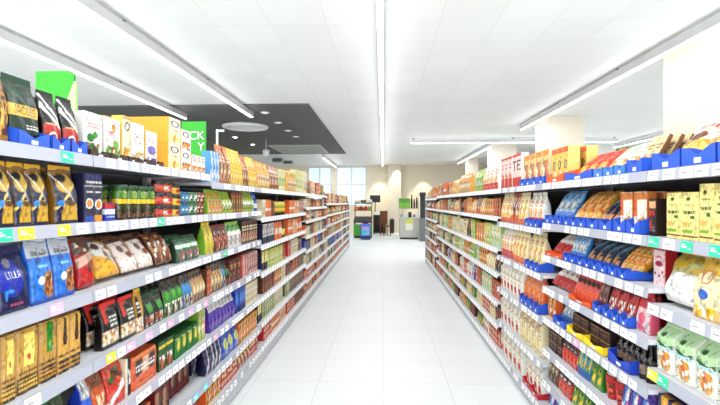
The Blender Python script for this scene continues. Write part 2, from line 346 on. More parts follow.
 'gold_green': ('gold coffee brick with green label', 'coffee_brick', 'coffee pack', 'brick', (204, 164, 74), (184, 140, 54), [('r', .36, .48, .72, .98, (20, 150, 30)), ('c', .54, .62, .1, .05, LGR), ('l', .1, .3, .9, .38, 1, (110, 72, 20)), ('b', 0, .26, (74, 60, 40)), ('l', .1, .05, .9, .26, 3, GO)], None),
 'gold_brown': ('gold coffee pack with brown figure', 'coffee_brick', 'coffee pack', 'brick', (226, 182, 80), (196, 148, 54), [('r', .42, .5, .66, .98, (70, 34, 20)), ('c', .55, .6, .2, .05, (90, 50, 30)), ('l', .1, .3, .9, .38, 1, (110, 72, 20)), ('b', 0, .24, (64, 50, 40)), ('l', .1, .05, .9, .22, 2, GO)], None),
 'cereal_red': ('black and red bag of cream flakes', 'cereal_bag', 'cereal bag', 'pouch', (30, 24, 26), (30, 24, 26), [('r', .1, .6, .5, 1, (220, 70, 40)), ('r', .3, .42, .95, .88, K), ('l', .4, .5, .9, .8, 3, W), ('n', 0, .1, 1, .42, [CR, W, (230, 210, 170), TAN], 8), ('b', 0, .08, DBR)], RD),
 'gold_flake': ('black and gold bag of flakes', 'cereal_bag', 'cereal bag', 'pouch', (216, 168, 60), GO, [('r', .0, .4, .5, .9, K), ('l', .05, .5, .5, .8, 3, W), ('n', 0, .06, 1, .38, [CR, W, TAN], 8)], GO),
 'green_dark': ('dark green and brown bag', 'cereal_bag', 'cereal bag', 'pouch', (34, 56, 34), K, [('c', .6, .6, .3, .16, (60, 170, 70)), ('n', .05, .04, .95, .36, [(200, 150, 110), BR, W, (180, 60, 50)], 6)], DGR),
 'green_brown': ('green topped nut bag', 'nut_bag', 'nut bag', 'pouch', (60, 150, 40), DBR, [('b', .78, 1, DBR), ('n', .05, .03, .95, .42, CHO + [W], 6), ('c', .5, .62, .3, .12, (110, 200, 80))], DBR),
 'blue_brown': ('blue topped nut bag', 'nut_bag', 'nut bag', 'pouch', (70, 160, 210), DBR, [('b', .78, 1, DBR), ('n', .05, .03, .95, .42, CHO + [W], 6)], DBR),
 'cream_brown': ('brown and cream nut bag', 'nut_bag', 'nut bag', 'pouch', (214, 170, 110), DBR, [('b', .82, 1, DBR), ('c', .5, .4, .32, .26, CR), ('n', .05, .03, .95, .3, CHO, 6)], DBR),
 'maroon_box': ('maroon box with gold letters', 'chocolate_box', 'chocolate box', 'box', (110, 30, 30), DRD, [('n', .1, .1, .9, .45, [BR, DRD, TAN], 5), ('l', .15, .6, .85, .8, 2, GO)], None),
 'redline_box': ('red box with white edge', 'chocolate_box', 'chocolate box', 'box', (206, 30, 26), RD, [('r', .7, 0, 1, 1, W)], None),
 'pinkcream_box': ('cream and pink carton', 'chocolate_box', 'chocolate box', 'box', (226, 190, 180), (190, 120, 110), [('n', .1, .1, .9, .8, [(190, 110, 100), W, (230, 200, 190), DRD], 5)], None),
 'navyyellow': ('yellow packet with navy base', 'snack_packet', 'packet', 'box', PY, NA, [('b', 0, .4, NA), ('n', .1, .45, .9, .9, [PY, GO, W], 4)], None),
 'yelgreen_pk': ('pale yellow green packet', 'snack_packet', 'packet', 'box', (220, 214, 100), LGR, [('n', .1, .1, .9, .85, [PY, LGR, W, (170, 190, 70)], 5)], None),
 'orangebrown_pk': ('orange brown packet', 'snack_packet', 'packet', 'box', (214, 120, 50), BR, [('n', .1, .1, .9, .85, [OR, BR, CR, RD], 5)], None),
 'silver_bag': ('blue bag with silver top', 'snack_bag', 'snack bag', 'pouch', (30, 110, 210), BL, [('b', .6, 1, (190, 194, 196)), ('n', .1, .65, .9, .95, [SI, GY, W], 6)], SI),
 'greenpod': ('green and brown snack bag', 'snack_bag', 'snack bag', 'pouch', (60, 90, 30), DGR, [('n', .1, .1, .9, .7, [GR, BR, LGR, K], 5)], GR),
 'orange_bag': ('amber and brown snack bag', 'snack_bag', 'snack bag', 'pouch', (216, 110, 30), OR, [('b', .7, 1, (150, 90, 30)), ('n', .1, .1, .9, .5, [OR, CR, BR], 5)], BR),
 'redorange_bag': ('red orange snack bag', 'snack_bag', 'snack bag', 'pouch', (222, 60, 24), RD, [('d', .3, .5, .1, W), ('n', .1, .55, .9, .9, [BR, OR, RD, GR], 5)], RD),
 'orange_bundle': ('orange wrapped bundle of coffee cans', 'coffee_bundle', 'coffee bundle', 'brick', (232, 110, 24), OR, [('r', .1, .38, .36, .86, K), ('r', .4, .38, .62, .86, (230, 200, 170)), ('r', .66, .38, .9, .86, K), ('l', .12, .5, .88, .74, 2, W), ('b', .9, 1, (250, 160, 60)), ('l', .2, .06, .8, .16, 1, (250, 170, 80))], None),
 'brown_tall': ('white edged coffee box', 'coffee_carton', 'coffee box', 'box', (40, 30, 28), (250, 230, 200), [('r', 0, 0, .25, 1, W), ('n', .3, .3, .9, .7, [BR, W, K], 4)], None),
 'greenbrown_box': ('green box with cocoa picture', 'cocoa_box', 'cocoa box', 'box', (30, 110, 50), DGR, [('b', .75, .84, (230, 210, 60)), ('n', .1, .05, .9, .5, [BR, (214, 150, 100), W, DRD], 5)], None),
 'green_yellow_box': ('bright green tea box', 'tea_box', 'tea box', 'box', (20, 140, 50), (10, 110, 40), [('b', .9, 1, DGR), ('c', .6, .55, .3, .28, (200, 200, 60)), ('c', .6, .5, .2, .16, (240, 220, 120)), ('l', .1, .8, .6, .88, 1, W)], None),
 'lime_tall': ('tall pale green pink carton', 'tea_box', 'tea box', 'box', (206, 214, 130), LGR, [('n', .1, .2, .9, .9, [PY, LGR, W, PK], 4)], None),
 'purple_pouch': ('purple and white chocolate pouch', 'chocolate_bag', 'chocolate bag', 'pouch', (104, 64, 180), PU, [('b', .7, 1, W), ('n', .1, .72, .9, .95, [W, SI, BR], 5), ('c', .5, .3, .2, .15, (150, 110, 210))], W),
 'blue_box2': ('blue box with white top', 'sugar_box', 'sugar box', 'box', (50, 110, 200), BL, [('b', 0, .28, (12, 30, 130)), ('n', .1, .4, .9, .9, [LB, (90, 150, 220), BL], 4)], None),
 'cream_pk': ('cream and white packet', 'snack_packet', 'packet', 'box', CR, CR, [('n', .1, .1, .9, .85, [W, CR, (214, 190, 150), GY], 5)], None),
 'brownred_pk': ('brown and red packet', 'snack_packet', 'packet', 'box', (130, 50, 36), BR, [('n', .1, .1, .9, .85, [RD, BR, DBR, TAN], 5)], None),
 'navy_choc': ('navy bag with white wave', 'chocolate_bag', 'chocolate bag', 'pouch', (14, 30, 96), NA, [('d', .45, 1.1, .16, (226, 226, 240)), ('c', .75, .3, .12, .12, (190, 120, 140))], NA),
 'blue_yellow': ('blue bag with yellow sun', 'chocolate_bag', 'chocolate bag', 'pouch', (24, 110, 210), BL, [('c', .5, .55, .34, .22, PY), ('c', .5, .55, .22, .14, (180, 220, 120)), ('l', .2, .15, .8, .25, 1, W)], BL),
 'yellow_mix': ('yellow and orange biscuit packet', 'biscuit_packet', 'biscuits', 'box', (240, 200, 90), OR, [('n', .05, .05, .95, .9, [YE, CR, OR, BR, W], 5)], None),
 'olive_pk': ('olive and cream packet', 'biscuit_packet', 'biscuits', 'box', (176, 180, 110), (140, 140, 80), [('n', .05, .05, .95, .9, [CR, LGR, (140, 140, 80), W], 5)], None),
 'dark_pk': ('dark brown packet', 'biscuit_packet', 'biscuits', 'box', (70, 50, 40), DBR, [('n', .05, .05, .95, .9, [DBR, TAN, K, GY], 5)], None),
 'red_box': ('red biscuit box with white label', 'biscuit_packet', 'biscuits', 'box', (214, 46, 34), RD, [('n', .05, .5, .95, .9, [RD, CR, OR], 5), ('b', .1, .35, (236, 190, 170))], None),
 'redbrown_tall': ('dark red coffee box', 'coffee_carton', 'coffee box', 'box', (130, 36, 28), DRD, [('r', .05, .3, .5, .8, (190, 150, 120)), ('n', .5, .1, .95, .9, [DRD, BR, K], 4)], None),
 'mixed_bag': ('multicoloured sweets bag', 'sweets_bag', 'sweets bag', 'pouch', (200, 120, 40), BR, [('n', .05, .05, .95, .9, [RD, GR, YE, W, BR], 5)], BR),
 # right-hand side
 'pasta_clear': ('large clear bag of orange pasta', 'pasta_bag', 'pasta bag', 'pillow', (250, 184, 70), (240, 170, 60), [('n', 0, 0, 1, 1, PAS, 16), ('r', 0, .3, 1, .72, (252, 238, 220)), ('l', .2, .5, .8, .62, 1, (230, 90, 70)), ('c', .5, .36, .3, .07, (150, 80, 30))], GO),
 'crispbread': ('beige crispbread slab with brown edges', 'crispbread_pack', 'crispbread', 'box', (248, 226, 176), (140, 90, 44), [('n', .1, .1, .9, .5, [(230, 196, 130), CR, TAN], 7), ('l', .15, .6, .85, .8, 2, BR)], None),
 'pale_bag': ('pale bag with yellow noodles', 'pasta_bag', 'pasta bag', 'pillow', (246, 236, 214), CR, [('n', .05, .05, .95, .45, PAS + [W], 7), ('l', .2, .6, .8, .8, 2, (120, 180, 170))], W),
 'red_pasta': ('bright red pasta bag', 'pasta_bag', 'pasta bag', 'pillow', (232, 50, 16), RD, [('n', .1, .1, .9, .35, PAS, 8), ('l', .15, .5, .85, .75, 2, (250, 150, 110))], RD),
 'redwhite_lean': ('white and red pasta bag', 'pasta_bag', 'pasta bag', 'pillow', W, W, [('b', 0, .4, RD), ('l', .2, .55, .8, .75, 2, RD)], W),
 'yellow_box_r': ('yellow carton with dark chef figure', 'pasta_box', 'pasta box', 'box', (252, 214, 110), (250, 222, 140), [('b', .85, 1, OR), ('c', .5, .5, .22, .14, (70, 50, 40)), ('c', .5, .5, .12, .08, CR), ('n', .05, .05, .95, .3, PAS + [W], 5)], None),
 'yellow_box_b': ('cream carton with orange top', 'pasta_box', 'pasta box', 'box', (248, 216, 150), CR, [('b', .82, 1, (246, 160, 40)), ('n', .1, .2, .9, .7, [PY, OR, W, TAN], 5)], None),
 'tie': ('pinkish white packet with black letters', 'pasta_box', 'pasta box', 'box', (248, 222, 216), W, [('l', .2, .62, .8, .84, 2, RD), ('b', 0, .3, (220, 70, 30)), ('n', .1, .3, .9, .52, [W, OR, (240, 200, 190)], 4), ('b', .92, 1, (226, 60, 60))], None),
 'tie_t': ('pinkish white packet with letter T', 'pasta_box', 'pasta box', 'box', (248, 222, 216), W, [('t', 'T', .1, .5, .9, .8, K), ('b', 0, .3, (220, 70, 30)), ('b', .92, 1, (226, 60, 60))], None),
 'tie_e': ('pinkish white packet with letter E', 'pasta_box', 'pasta box', 'box', (248, 222, 216), W, [('t', 'E', .1, .5, .9, .8, K), ('b', 0, .3, (220, 70, 30)), ('b', .92, 1, (226, 60, 60))], None),
 'whitered_bag': ('white bag with red base', 'pasta_bag', 'pasta bag', 'pouch', (250, 240, 222), W, [('b', 0, .28, (226, 50, 30)), ('l', .2, .6, .8, .85, 2, (230, 60, 50)), ('n', .1, .3, .9, .55, PAS + [W], 5)], W),
 'yelwhite_r': ('white yellow bag with orange base', 'pasta_bag', 'pasta bag', 'pouch', (250, 236, 180), CR, [('b', 0, .2, OR), ('n', .05, .25, .95, .6, PAS + [W], 6), ('l', .2, .7, .8, .85, 2, RD)], CR),
 'redbrown_r': ('red and brown bag', 'pasta_bag', 'pasta bag', 'pouch', (190, 60, 40), BR, [('b', 0, .3, OR), ('n', .05, .3, .95, .9, [RD, W, BR, CR], 5)], RD),
 'darkgreen_r': ('dark green narrow bag', 'pasta_bag', 'pasta bag', 'pouch', (50, 60, 40), K, [('n', .1, .3, .9, .8, [DGR, TAN, K], 4)], K),
 'pale_carton': ('pale yellow carton with green dot', 'grain_carton', 'grain box', 'box', (246, 234, 160), (244, 232, 160), [('l', .15, .55, .85, .66, 1, (60, 90, 40)), ('r', .55, .44, .82, .51, (20, 120, 60)), ('c', .3, .33, .2, .05, (230, 190, 110)), ('b', .06, .09, (130, 60, 60)), ('r', .1, .15, .7, .2, LGR), ('c', .45, .86, .12, .04, (70, 80, 20)), ('l', .2, .72, .8, .78, 1, (90, 100, 50))], None),
 'orangewhite_lean': ('orange and white bread carton', 'bread_carton', 'bread box', 'box', (250, 238, 222), (214, 136, 70), [('b', .8, 1, (230, 150, 80)), ('r', 0, .4, .3, .8, OR), ('n', .2, .1, .9, .4, [W, TAN, (230, 180, 130)], 5)], None),
 'blackred_box': ('black box with red squares', 'biscuit_carton', 'biscuit box', 'box', (50, 30, 28), DBR, [('b', .75, .92, (240, 190, 140)), ('r', .1, .54, .42, .7, RD), ('r', .55, .54, .88, .7, RD), ('c', .3, .28, .2, .16, (190, 50, 40)), ('l', .5, .12, .9, .3, 2, GY)], None),
 'dark_lean': ('dark blue clear pasta bag', 'pasta_bag', 'pasta bag', 'pillow', (40, 70, 100), TE, [('d', .5, .8, .12, (120, 150, 160)), ('n', .05, .0, .95, .35, [(230, 160, 60), TAN, TE], 7)], TE),
 'brown_lean': ('brown clear pasta bag', 'pasta_bag', 'pasta bag', 'pillow', (110, 62, 20), DBR, [('n', .05, .3, .95, .95, [(190, 120, 30), (90, 50, 20), DBR, GO], 8)], BR),
 'yellow_lean': ('yellow clear pasta bag', 'pasta_bag', 'pasta bag', 'pillow', (240, 184, 50), GO, [('n', .0, .0, 1, .95, PAS + [OR, (250, 220, 190)], 8)], GO),
 'silver_lean': ('silver and blue pasta bag', 'pasta_bag', 'pasta bag', 'pillow', (190, 210, 226), LB, [('b', 0, .3, (40, 130, 210)), ('n', .1, .4, .9, .9, [SI, LB, W, (120, 190, 226)], 5)], LB),
 'dots_carton': ('white and crimson dotted carton', 'tea_box', 'tea box', 'box', (250, 226, 224), (190, 30, 40), [('b', .88, 1, (190, 40, 60)), ('c', .5, .55, .34, .07, (190, 40, 90)), ('c', .2, .3, .08, .04, K), ('c', .5, .25, .08, .04, (100, 40, 40)), ('c', .8, .35, .08, .04, RD), ('l', .2, .7, .8, .8, 1, PK)], None),
 'rice_bag': ('white rice bag with mustard top', 'rice_bag', 'rice bag', 'pillow', (244, 242, 236), W, [('b', .6, 1, (206, 176, 20)), ('d', .62, .5, .05, (190, 190, 140)), ('n', .0, .0, 1, .5, [W, (236, 232, 226), (250, 250, 246)], 14)], YE),
 'face_bag': ('yellow and white bag with blue badge', 'rice_bag', 'rice bag', 'pouch', (248, 236, 190), W, [('b', .72, 1, (226, 186, 20)), ('c', .5, .68, .24, .12, (220, 130, 50)), ('c', .5, .68, .16, .09, CR), ('c', .5, .4, .22, .09, (40, 120, 210)), ('b', 0, .2, (246, 190, 40)), ('n', .1, .02, .9, .2, [W, YE, GO], 6)], YE),
 'flour_bag': ('pale green and white flour bag', 'flour_bag', 'flour bag', 'flour', (240, 240, 228), (236, 236, 226), [('b', .6, 1, (196, 224, 180)), ('c', .4, .82, .12, .05, (30, 110, 50)), ('w', .56, .62, (20, 120, 50)), ('b', .5, .56, (190, 224, 236)), ('c', .5, .22, .3, .2, (226, 190, 140)), ('n', .25, .12, .8, .46, [(240, 180, 40), (250, 206, 90), (226, 150, 80), W], 7), ('l', .02, .08, .18, .5, 8, (150, 150, 130))], (150, 200, 140)),
 'navy_tub': ('navy and yellow noodle pack', 'noodle_pack', 'noodle pack', 'box', (240, 190, 50), NA, [('r', 0, 0, .35, 1, (20, 40, 120)), ('n', .4, .1, .95, .9, PAS, 6)], None),
 'pinkwhite_pk': ('pink and white pouch', 'baking_pouch', 'pouch', 'pouch', (240, 214, 216), PK, [('b', .68, 1, (214, 40, 70)), ('c', .5, .4, .25, .16, PK), ('n', .1, .05, .9, .25, [W, PK, (150, 170, 210)], 5)], RD),
 'red_pouch': ('red and white baking pouch', 'baking_pouch', 'pouch', 'pouch', (190, 40, 36), RD, [('n', .05, .1, .95, .6, [RD, W, (110, 30, 30), CR], 5), ('b', .85, 1, DRD)], DRD),
 'redorange_tub': ('red orange lentil bag', 'lentil_bag', 'lentil bag', 'pouch', (230, 76, 30), OR, [('n', .05, .05, .95, .6, [OR, RD, (240, 110, 50)], 6), ('b', .8, 1, (90, 40, 40))], RD),
 'brownpink_bag': ('brown and pink bag', 'baking_pouch', 'pouch', 'pouch', (120, 50, 44), DBR, [('n', .05, .1, .95, .9, [DRD, (220, 160, 150), DBR, BR], 5)], DBR),
 'dark_glass': ('dark glass sauce bottle', 'sauce_bottle', 'bottle', 'bottle', (40, 26, 22), None, [('b', .15, .42, (150, 130, 110))], K),
 'dark_stack': ('dark brown chocolate bar box', 'chocolate_box', 'chocolate box', 'box', (70, 34, 24), DBR, [('l', .1, .5, .9, .75, 2, (190, 130, 90)), ('b', .9, 1, TAN)], None),
 'cup_red': ('red paper soup cup', 'soup_cup', 'soup cup', 'cup', (206, 40, 30), None, [('n', .1, .2, .9, .7, [RD, (240, 120, 90), DRD], 5)], (220, 220, 214)),
 'green_cyan': ('green and cyan seasoning pouch', 'seasoning_pouch', 'pouch', 'pouch', (40, 160, 190), GR, [('b', .0, .3, (30, 110, 190)), ('n', .1, .3, .9, .9, [LGR, (60, 190, 210), GR, W, YE], 4)], LGR),
 'red_dark': ('red pouch with dark top', 'seasoning_pouch', 'pouch', 'pouch', (222, 50, 26), RD, [('b', .55, 1, (50, 40, 34)), ('l', .2, .62, .8, .72, 1, W), ('n', .1, .1, .9, .45, [RD, OR, W], 4)], K),
 'green_pouch': ('green seasoning pouch', 'seasoning_pouch', 'pouch', 'pouch', (90, 150, 50), GR, [('n', .1, .1, .9, .7, [GR, LGR, YE, K], 4)], GR),
 'olive_pouch': ('brown seasoning pouch', 'seasoning_pouch', 'pouch', 'pouch', (150, 100, 60), BR, [('n', .1, .1, .9, .7, [BR, TAN, CR, DGR], 4)], BR),
 'orange_tall': ('tall orange lentil bag', 'lentil_bag', 'lentil bag', 'pouch', (240, 150, 60), OR, [('n', .05, .05, .95, .7, [(250, 170, 90), OR, (240, 190, 140)], 5), ('b', .85, 1, (214, 90, 30))], OR),
 'white_red_flour': ('white flour bag with red mark', 'flour_bag', 'flour bag', 'flour', (246, 240, 226), W, [('r', .2, .12, .8, .34, (222, 40, 30)), ('l', .2, .6, .8, .75, 2, (190, 150, 110)), ('n', .2, .4, .8, .55, [CR, W, TAN], 5)], W),
 'yellow_flour': ('cream flour bag with yellow wheat', 'flour_bag', 'flour bag', 'flour', (248, 232, 190), CR, [('n', .1, .2, .9, .6, [PY, W, GO, CR], 6), ('l', .2, .7, .8, .85, 2, (190, 110, 60))], CR),
 'purple_pk': ('purple and blue pouch', 'baking_pouch', 'pouch', 'pouch', (90, 70, 180), PU, [('n', .1, .1, .9, .8, [PU, LB, W, PK], 4)], PU),
 'greenwhite_box': ('pale green and white carton', 'grain_carton', 'grain box', 'box', (214, 232, 200), (190, 220, 170), [('n', .1, .1, .9, .9, [W, LGR, (200, 230, 210), YE], 4)], None),
}
ORD = ['topmost', 'second', 'third', 'fourth', 'fifth', 'sixth', 'seventh', 'eighth', 'ninth']
NTH = ['first', 'second', 'third', 'fourth', 'fifth', 'sixth', 'seventh', 'eighth', 'ninth', 'tenth', 'eleventh', 'twelfth', 'thirteenth', 'fourteenth']
CNT = ['one', 'two', 'three', 'four', 'five', 'six', 'seven', 'eight', 'nine', 'ten', 'eleven', 'twelve', 'thirteen', 'fourteen']
SIDE = {'L': 'left', 'R': 'right'}
STEP = 1.345
BAY0 = {'L': .53, 'R': .76}
NBAY = {'L': 12, 'R': 9}
def levels(side, b):
    if side == 'L':
        base = [.2, -.0875, -.385, -.69, -.98, -1.275, -1.5]
        if b >= 2: base[0] = .147
        if b in (3, 4): base = [.147, -.16, -.45, -.735, -.985, -1.25, -1.5]
        if b in (5, 6): base = [.147, -.08, -.30, -.56, -.80, -1.05, -1.28, -1.5]
        if b >= 7: base = [-.02, -.28, -.52, -.78, -1.04, -1.28, -1.5]
        return base
    if b == 0: return [.14, -.154, -.4536, -.745, -1.04, -1.30, -1.55]
    if b == 1: return [.14, -.154, -.39, -.625, -.85, -1.086, -1.32, -1.55]
    if b == 2: return [.14, -.20, -.55, -.88, -1.22, -1.55]
    if b >= 7: return [.10, -.15, -.42, -.68, -.93, -1.2, -1.55]
    return [.14, -.15, -.49, -.75, -1.05, -1.55 + .26, -1.55]
def bay_of(side, y): return max(0, min(NBAY[side] - 1, int((y - BAY0[side]) / STEP)))

# ------------------------------------------------------------------ placing products
RECS = []       # [object, look, nth, n, side, lvl, bay, extra]
cache = {}
FINER = {'jacobs': .5, 'lilla': .6, 'tie_t': .5, 'tie_e': .5}
def get_proto(key, w, d, h, res, seed, kids):
    k = (key, round(w, 3), round(d, 3), round(h, 3), res, kids)
    if k not in cache:
        look, name, cat, shape, base, side, ops, pc = D[key]
        if key in FINER: res *= FINER[key]
        FINE[:] = [.82, .93] if key in FINER else [.62, .85] if res < .006 else [.5, .72]
        me = pack_mesh(shape, w, d, h, base, ops, side, res, seed)
        me.name = name
        pm = part_mesh(shape, w, d, h, pc) if (kids and pc is not None) else None
        cache[k] = (me, pm)
    return cache[k]

rs = random.Random(11)
def put(key, side, y, z, w, d, h, res, xoff=.035, lean=0, turn=0, kids=True, roll=0):
    look, name, cat, shape = D[key][:4]
    me, pm = get_proto(key, w, d, h, res, abs(hash_s(key)) % 9999, kids)
    s = -1 if side == 'L' else 1
    rz = math.radians(90 if side == 'L' else -90) + turn
    z += math.sin(abs(lean)) * d / 2 * (1 if lean else 0) + .0012
    if roll: z += w / 2 * abs(math.sin(roll))
    o = link(name, me, None, (s * (A[side] + xoff + d / 2), y, z), (-lean, roll, rz))
    o['category'] = cat
    if pm:
        link(pm[0], pm[1], o)
    return o
def hash_s(t):
    h = 7
    for ch in t: h = (h * 31 + ord(ch)) & 0xffffff
    return h

def res_for(y): return .0032 if y < 1.9 else .0045 if y < 3 else .007 if y < 5 else .014
def make_tray(side, y0, y1, z, col, h, dep, label, group, low=False):
    """open shelf-ready display tray with a scalloped front"""
    s = -1 if side == 'L' else 1
    w = y1 - y0; m = MB(); mt = mat('tray_%d_%d_%d' % col, col, .5); t = .003
    m.box(-w / 2, w / 2, 0, dep, 0, t, mt)
    n = 12; k = len(m.v); i = m._m(mt)
    hs = [h * (.55 + .45 * abs(math.cos(math.pi * q / n)) ** 1.2) for q in range(n + 1)]
    for yy in (0, t):
        for q in range(n + 1): m.v.append((-w / 2 + w * q / n, yy, 0))
        for q in range(n + 1): m.v.append((-w / 2 + w * q / n, yy, hs[q]))
    N = n + 1
    for q in range(n):
        m.f += [[k + q, k + q + 1, k + N + q + 1, k + N + q], [k + 2 * N + q + 1, k + 2 * N + q, k + 3 * N + q, k + 3 * N + q + 1], [k + N + q, k + N + q + 1, k + 3 * N + q + 1, k + 3 * N + q]]
        m.mi += [i] * 3; m.sm += [False] * 3
    for sx in (-1, 1):
        x0, x1 = (-w / 2, -w / 2 + t) if sx < 0 else (w / 2 - t, w / 2)
        m.poly_x([(0, 0), (dep, 0), (dep, h * 1.5), (dep * .6, h * 1.3), (0, h)] if not low else [(0, 0), (dep, 0), (dep, .01), (.05, h), (0, h)], x0, x1, mt)
    m.box(-w / 2, w / 2, dep - t, dep, 0, h * 1.5 if not low else .006, mt)
    dot = mat('tray_print', (226, 232, 240), .5)
    m.box(-w * .1, w * .1, -.0008, 0, h * .16, h * .42, dot)
    o = m.obj('display_tray', None, (s * (A[side] + .012), (y0 + y1) / 2, z + .001), (0, 0, math.radians(90 if side == 'L' else -90)))
    RECS.append([o, label, None, None, side, None, None, group]); o['category'] = 'display tray'
    return o

OCC = {}
def plural(t):
    t = t.split(' with')[0]
    if ' of ' in t:
        a, b = t.split(' of ', 1); return plural(a) + ' of ' + b
    return t + ('es' if t.endswith(('ch', 'x', 's')) else 's')
trayn = {}
TN = {BL: 'blue', (34, 84, 200): 'blue', OR: 'orange', (232, 90, 30): 'orange', DBR: 'dark brown', (250, 214, 20): 'yellow', (110, 190, 40): 'green'}
def run(side, lvl, x0, x1, n, key, h, d=.08, lean=0, tray=None, ntray=1, th=.05, stack=1, back=0, xoff=None, w=None, gap=.94, jit=.02, dz=0, roll=0):
    """n equal packs side by side on one shelf, between two image columns given at the shelf front"""
    xo = .035 if xoff is None else xoff
    ya, yb = sorted((yat(side, x0, xo), yat(side, x1, xo)))
    bb = bay_of(side, (ya + yb) / 2)
    if side == 'R' or yb - ya < 1.3:
        ya = max(ya, BAY0[side] + bb * STEP + .006) if bb else ya; yb = min(yb, BAY0[side] + (bb + 1) * STEP - .006)
    runy(side, lvl, ya, yb, n, key, h, d, lean, tray, ntray, th, stack, back, xo, w, gap, jit, dz, roll)
def runy(side, lvl, ya, yb, n, key, h, d=.08, lean=0, tray=None, ntray=1, th=.05, stack=1, back=0, xo=.035, w=None, gap=.94, jit=.02, dz=0, roll=0):
    b = bay_of(side, (ya + yb) / 2); L = levels(side, b)
    if lvl >= len(L): lvl = len(L) - 1
    z = CZ + L[lvl] + dz
    if tray: n = ntray * max(1, round(n / ntray))
    step = (yb - ya) / n
    if lvl:
        room_ = L[lvl - 1] - L[lvl] - .03 - (.006 if tray else 0) - (.03 if D[key][3] in ('pouch', 'pillow', 'jar', 'bottle') else .006)
        h = min(h, round((room_ - d * math.sin(lean)) / (math.cos(lean) * stack), 3))
    if tray:
        tw = (yb - ya) / ntray
        for q in range(ntray):
            dep = d + .05 + (math.sin(lean) * h if lean else 0)
            dep = min(dep, .4)
            T = make_tray(side, ya + q * tw + .002, ya + (q + 1) * tw - .002, z, tray, th, dep, TN.get(tray, 'blue') + ' cardboard display tray holding ' + plural(D[key][0]), (side, lvl, b), lean > 0)
            T['_l'] = lvl; T['_b'] = b
        z += .005; xo += .012
    W_ = w or step * gap
    if tray: W_ = min(W_, (tw - .014) / max(1, round(n / ntray)) * .97)
    y_mid = (ya + yb) / 2
    near = y_mid < 5.2
    res = res_for(ya)
    W_ = round(W_, 3)
    for i in range(n):
        if tray:
            per = max(1, round(n / ntray)); q = min(ntray - 1, i // per)
            inner0 = ya + q * tw + .008; y = inner0 + (tw - .016) * ((i - q * per) + .5) / per
        else:
            y = ya + (i + .5) * step
        nth = i if True else n - 1 - i
        for k in range(stack):
            tn = rs.uniform(-jit, jit) if D[key][3] not in ('jar', 'tin', 'bottle', 'cup') else rs.uniform(-.15, .15)
            if W_ < .05: tn *= .4
            o = put(key, side, y, z + k * (h + (.013 if D[key][3] == 'jar' else .001)), W_, d, h, res, xo + (rs.uniform(0, .008) if not tray else 0), lean, tn, near, roll)
            ex = '' if stack == 1 else ('lower' if k == 0 else 'upper' if k == stack - 1 else 'middle')
            RECS.append([o, D[key][0], nth, n, side, lvl, b, ex])
        for k in range(back):
            sp = (d * 1.2 + .016) * (k + 1) if not lean else (d * 1.12 / math.cos(lean) + .02) * (k + 1)
            if xo + sp + d * math.cos(lean) + h * math.sin(lean) > .45: break
            o = put(key, side, y + rs.uniform(-.002, .002), z, W_, d, h, res if y < 2.5 else res * 1.6, xo + sp + .006, lean, 0, near, roll)
            RECS.append([o, D[key][0], nth, n, side, lvl, b, 'rear%d' % k])
    OCC.setdefault((side, lvl), []).append((ya, yb))

TB = (34, 84, 200)
# ---- left shelves, top to bottom (image columns read off the photograph)
run('L', 0, -70, 10, 4, 'brown_coffee', .27, .08, tray=None)
run('L', 0, 11, 45, 1, 'jacobs', .235, .075, tray=TB, th=.055, back=1)
run('L', 0, 46, 83, 2, 'red_coffee', .215, .075, tray=TB, th=.055, ntray=2, back=1)
run('L', 0, 85, 106, 1, 'muesli_green', .195, .06, tray=DBR, th=.03, back=1)
run('L', 0, 106, 124, 1, 'salad_box', .195, .06, tray=DBR, th=.03, back=1)
run('L', 0, 124, 134, 1, 'logo_yellow', .23, .06, tray=DBR, th=.03, back=1)
run('L', 0, 134, 147, 1, 'beige_box', .21, .06, tray=DBR, th=.03, back=1)
run('L', 0, 147, 160, 1, 'purple_box', .19, .05, tray=DBR, th=.03)
run('L', 0, 169, 181, 1, 'orange_carton', .155, .25, stack=2, xoff=.02)
run('L', 0, 181.5, 192, 1, 'logo_small', .135, .2, stack=2)
run('L', 0, 192.5, 208, 3, 'logo_small', .125, .12, back=1)
run('L', 0, 211, 220, 3, 'blue_white', .24, .07)
run('L', 0, 220, 231, 3, 'choc_bag', .30, .09)
run('L', 0, 231, 243, 4, 'yellow_bag', .30, .09)
run('L', 0, 243, 249, 3, 'choc_bag', .27, .09)
run('L', 0, 249, 257, 4, 'yellow_bag', .28, .09)
run('L', 0, 257, 270, 7, 'amber_bag', .27, .09)
run('L', 0, 270, 279, 6, 'choc_bag', .28, .09)
run('L', 0, 279, 288, 7, 'palegreen_bag', .27, .09)
run('L', 0, 288, 296, 8, 'amber_bag', .29, .09)
run('L', 0, 296, 303, 6, 'palegreen_bag', .34, .09)
run('L', 0, 303, 307, 4, 'cream_pk', .36, .09)

run('L', 1, -72, 0, 4, 'navy_coffee', .215, .075, back=1)
run('L', 1, 0, 17, 1, 'navy_coffee', .215, .075, back=1)
run('L', 1, 17, 34, 1, 'navy_coffee', .215, .075, back=1)
run('L', 1, 34, 51, 1, 'navy_coffee', .215, .075, back=1)
run('L', 1, 56, 80, 1, 'navy_coffee', .22, .075, back=1)
run('L', 1, 83.5, 105, 1, 'duo_carton', .215, .05)
run('L', 1, 107, 117, 1, 'blue_small', .085, .06)
run('L', 1, 121, 159, 4, 'green_jar', .165, .065, back=1)
run('L', 1, 159.5, 167, 1, 'mini_red', .06, .055, stack=3)
run('L', 1, 167.5, 175.5, 1, 'mini_orange', .06, .055, stack=3)
run('L', 1, 176, 182.3, 1, 'mini_yellow', .055, .055, stack=3)
run('L', 1, 182.5, 191, 2, 'blue_tin', .078, .06, stack=2)
run('L', 1, 191, 199, 2, 'green_tin', .078, .06, stack=2)
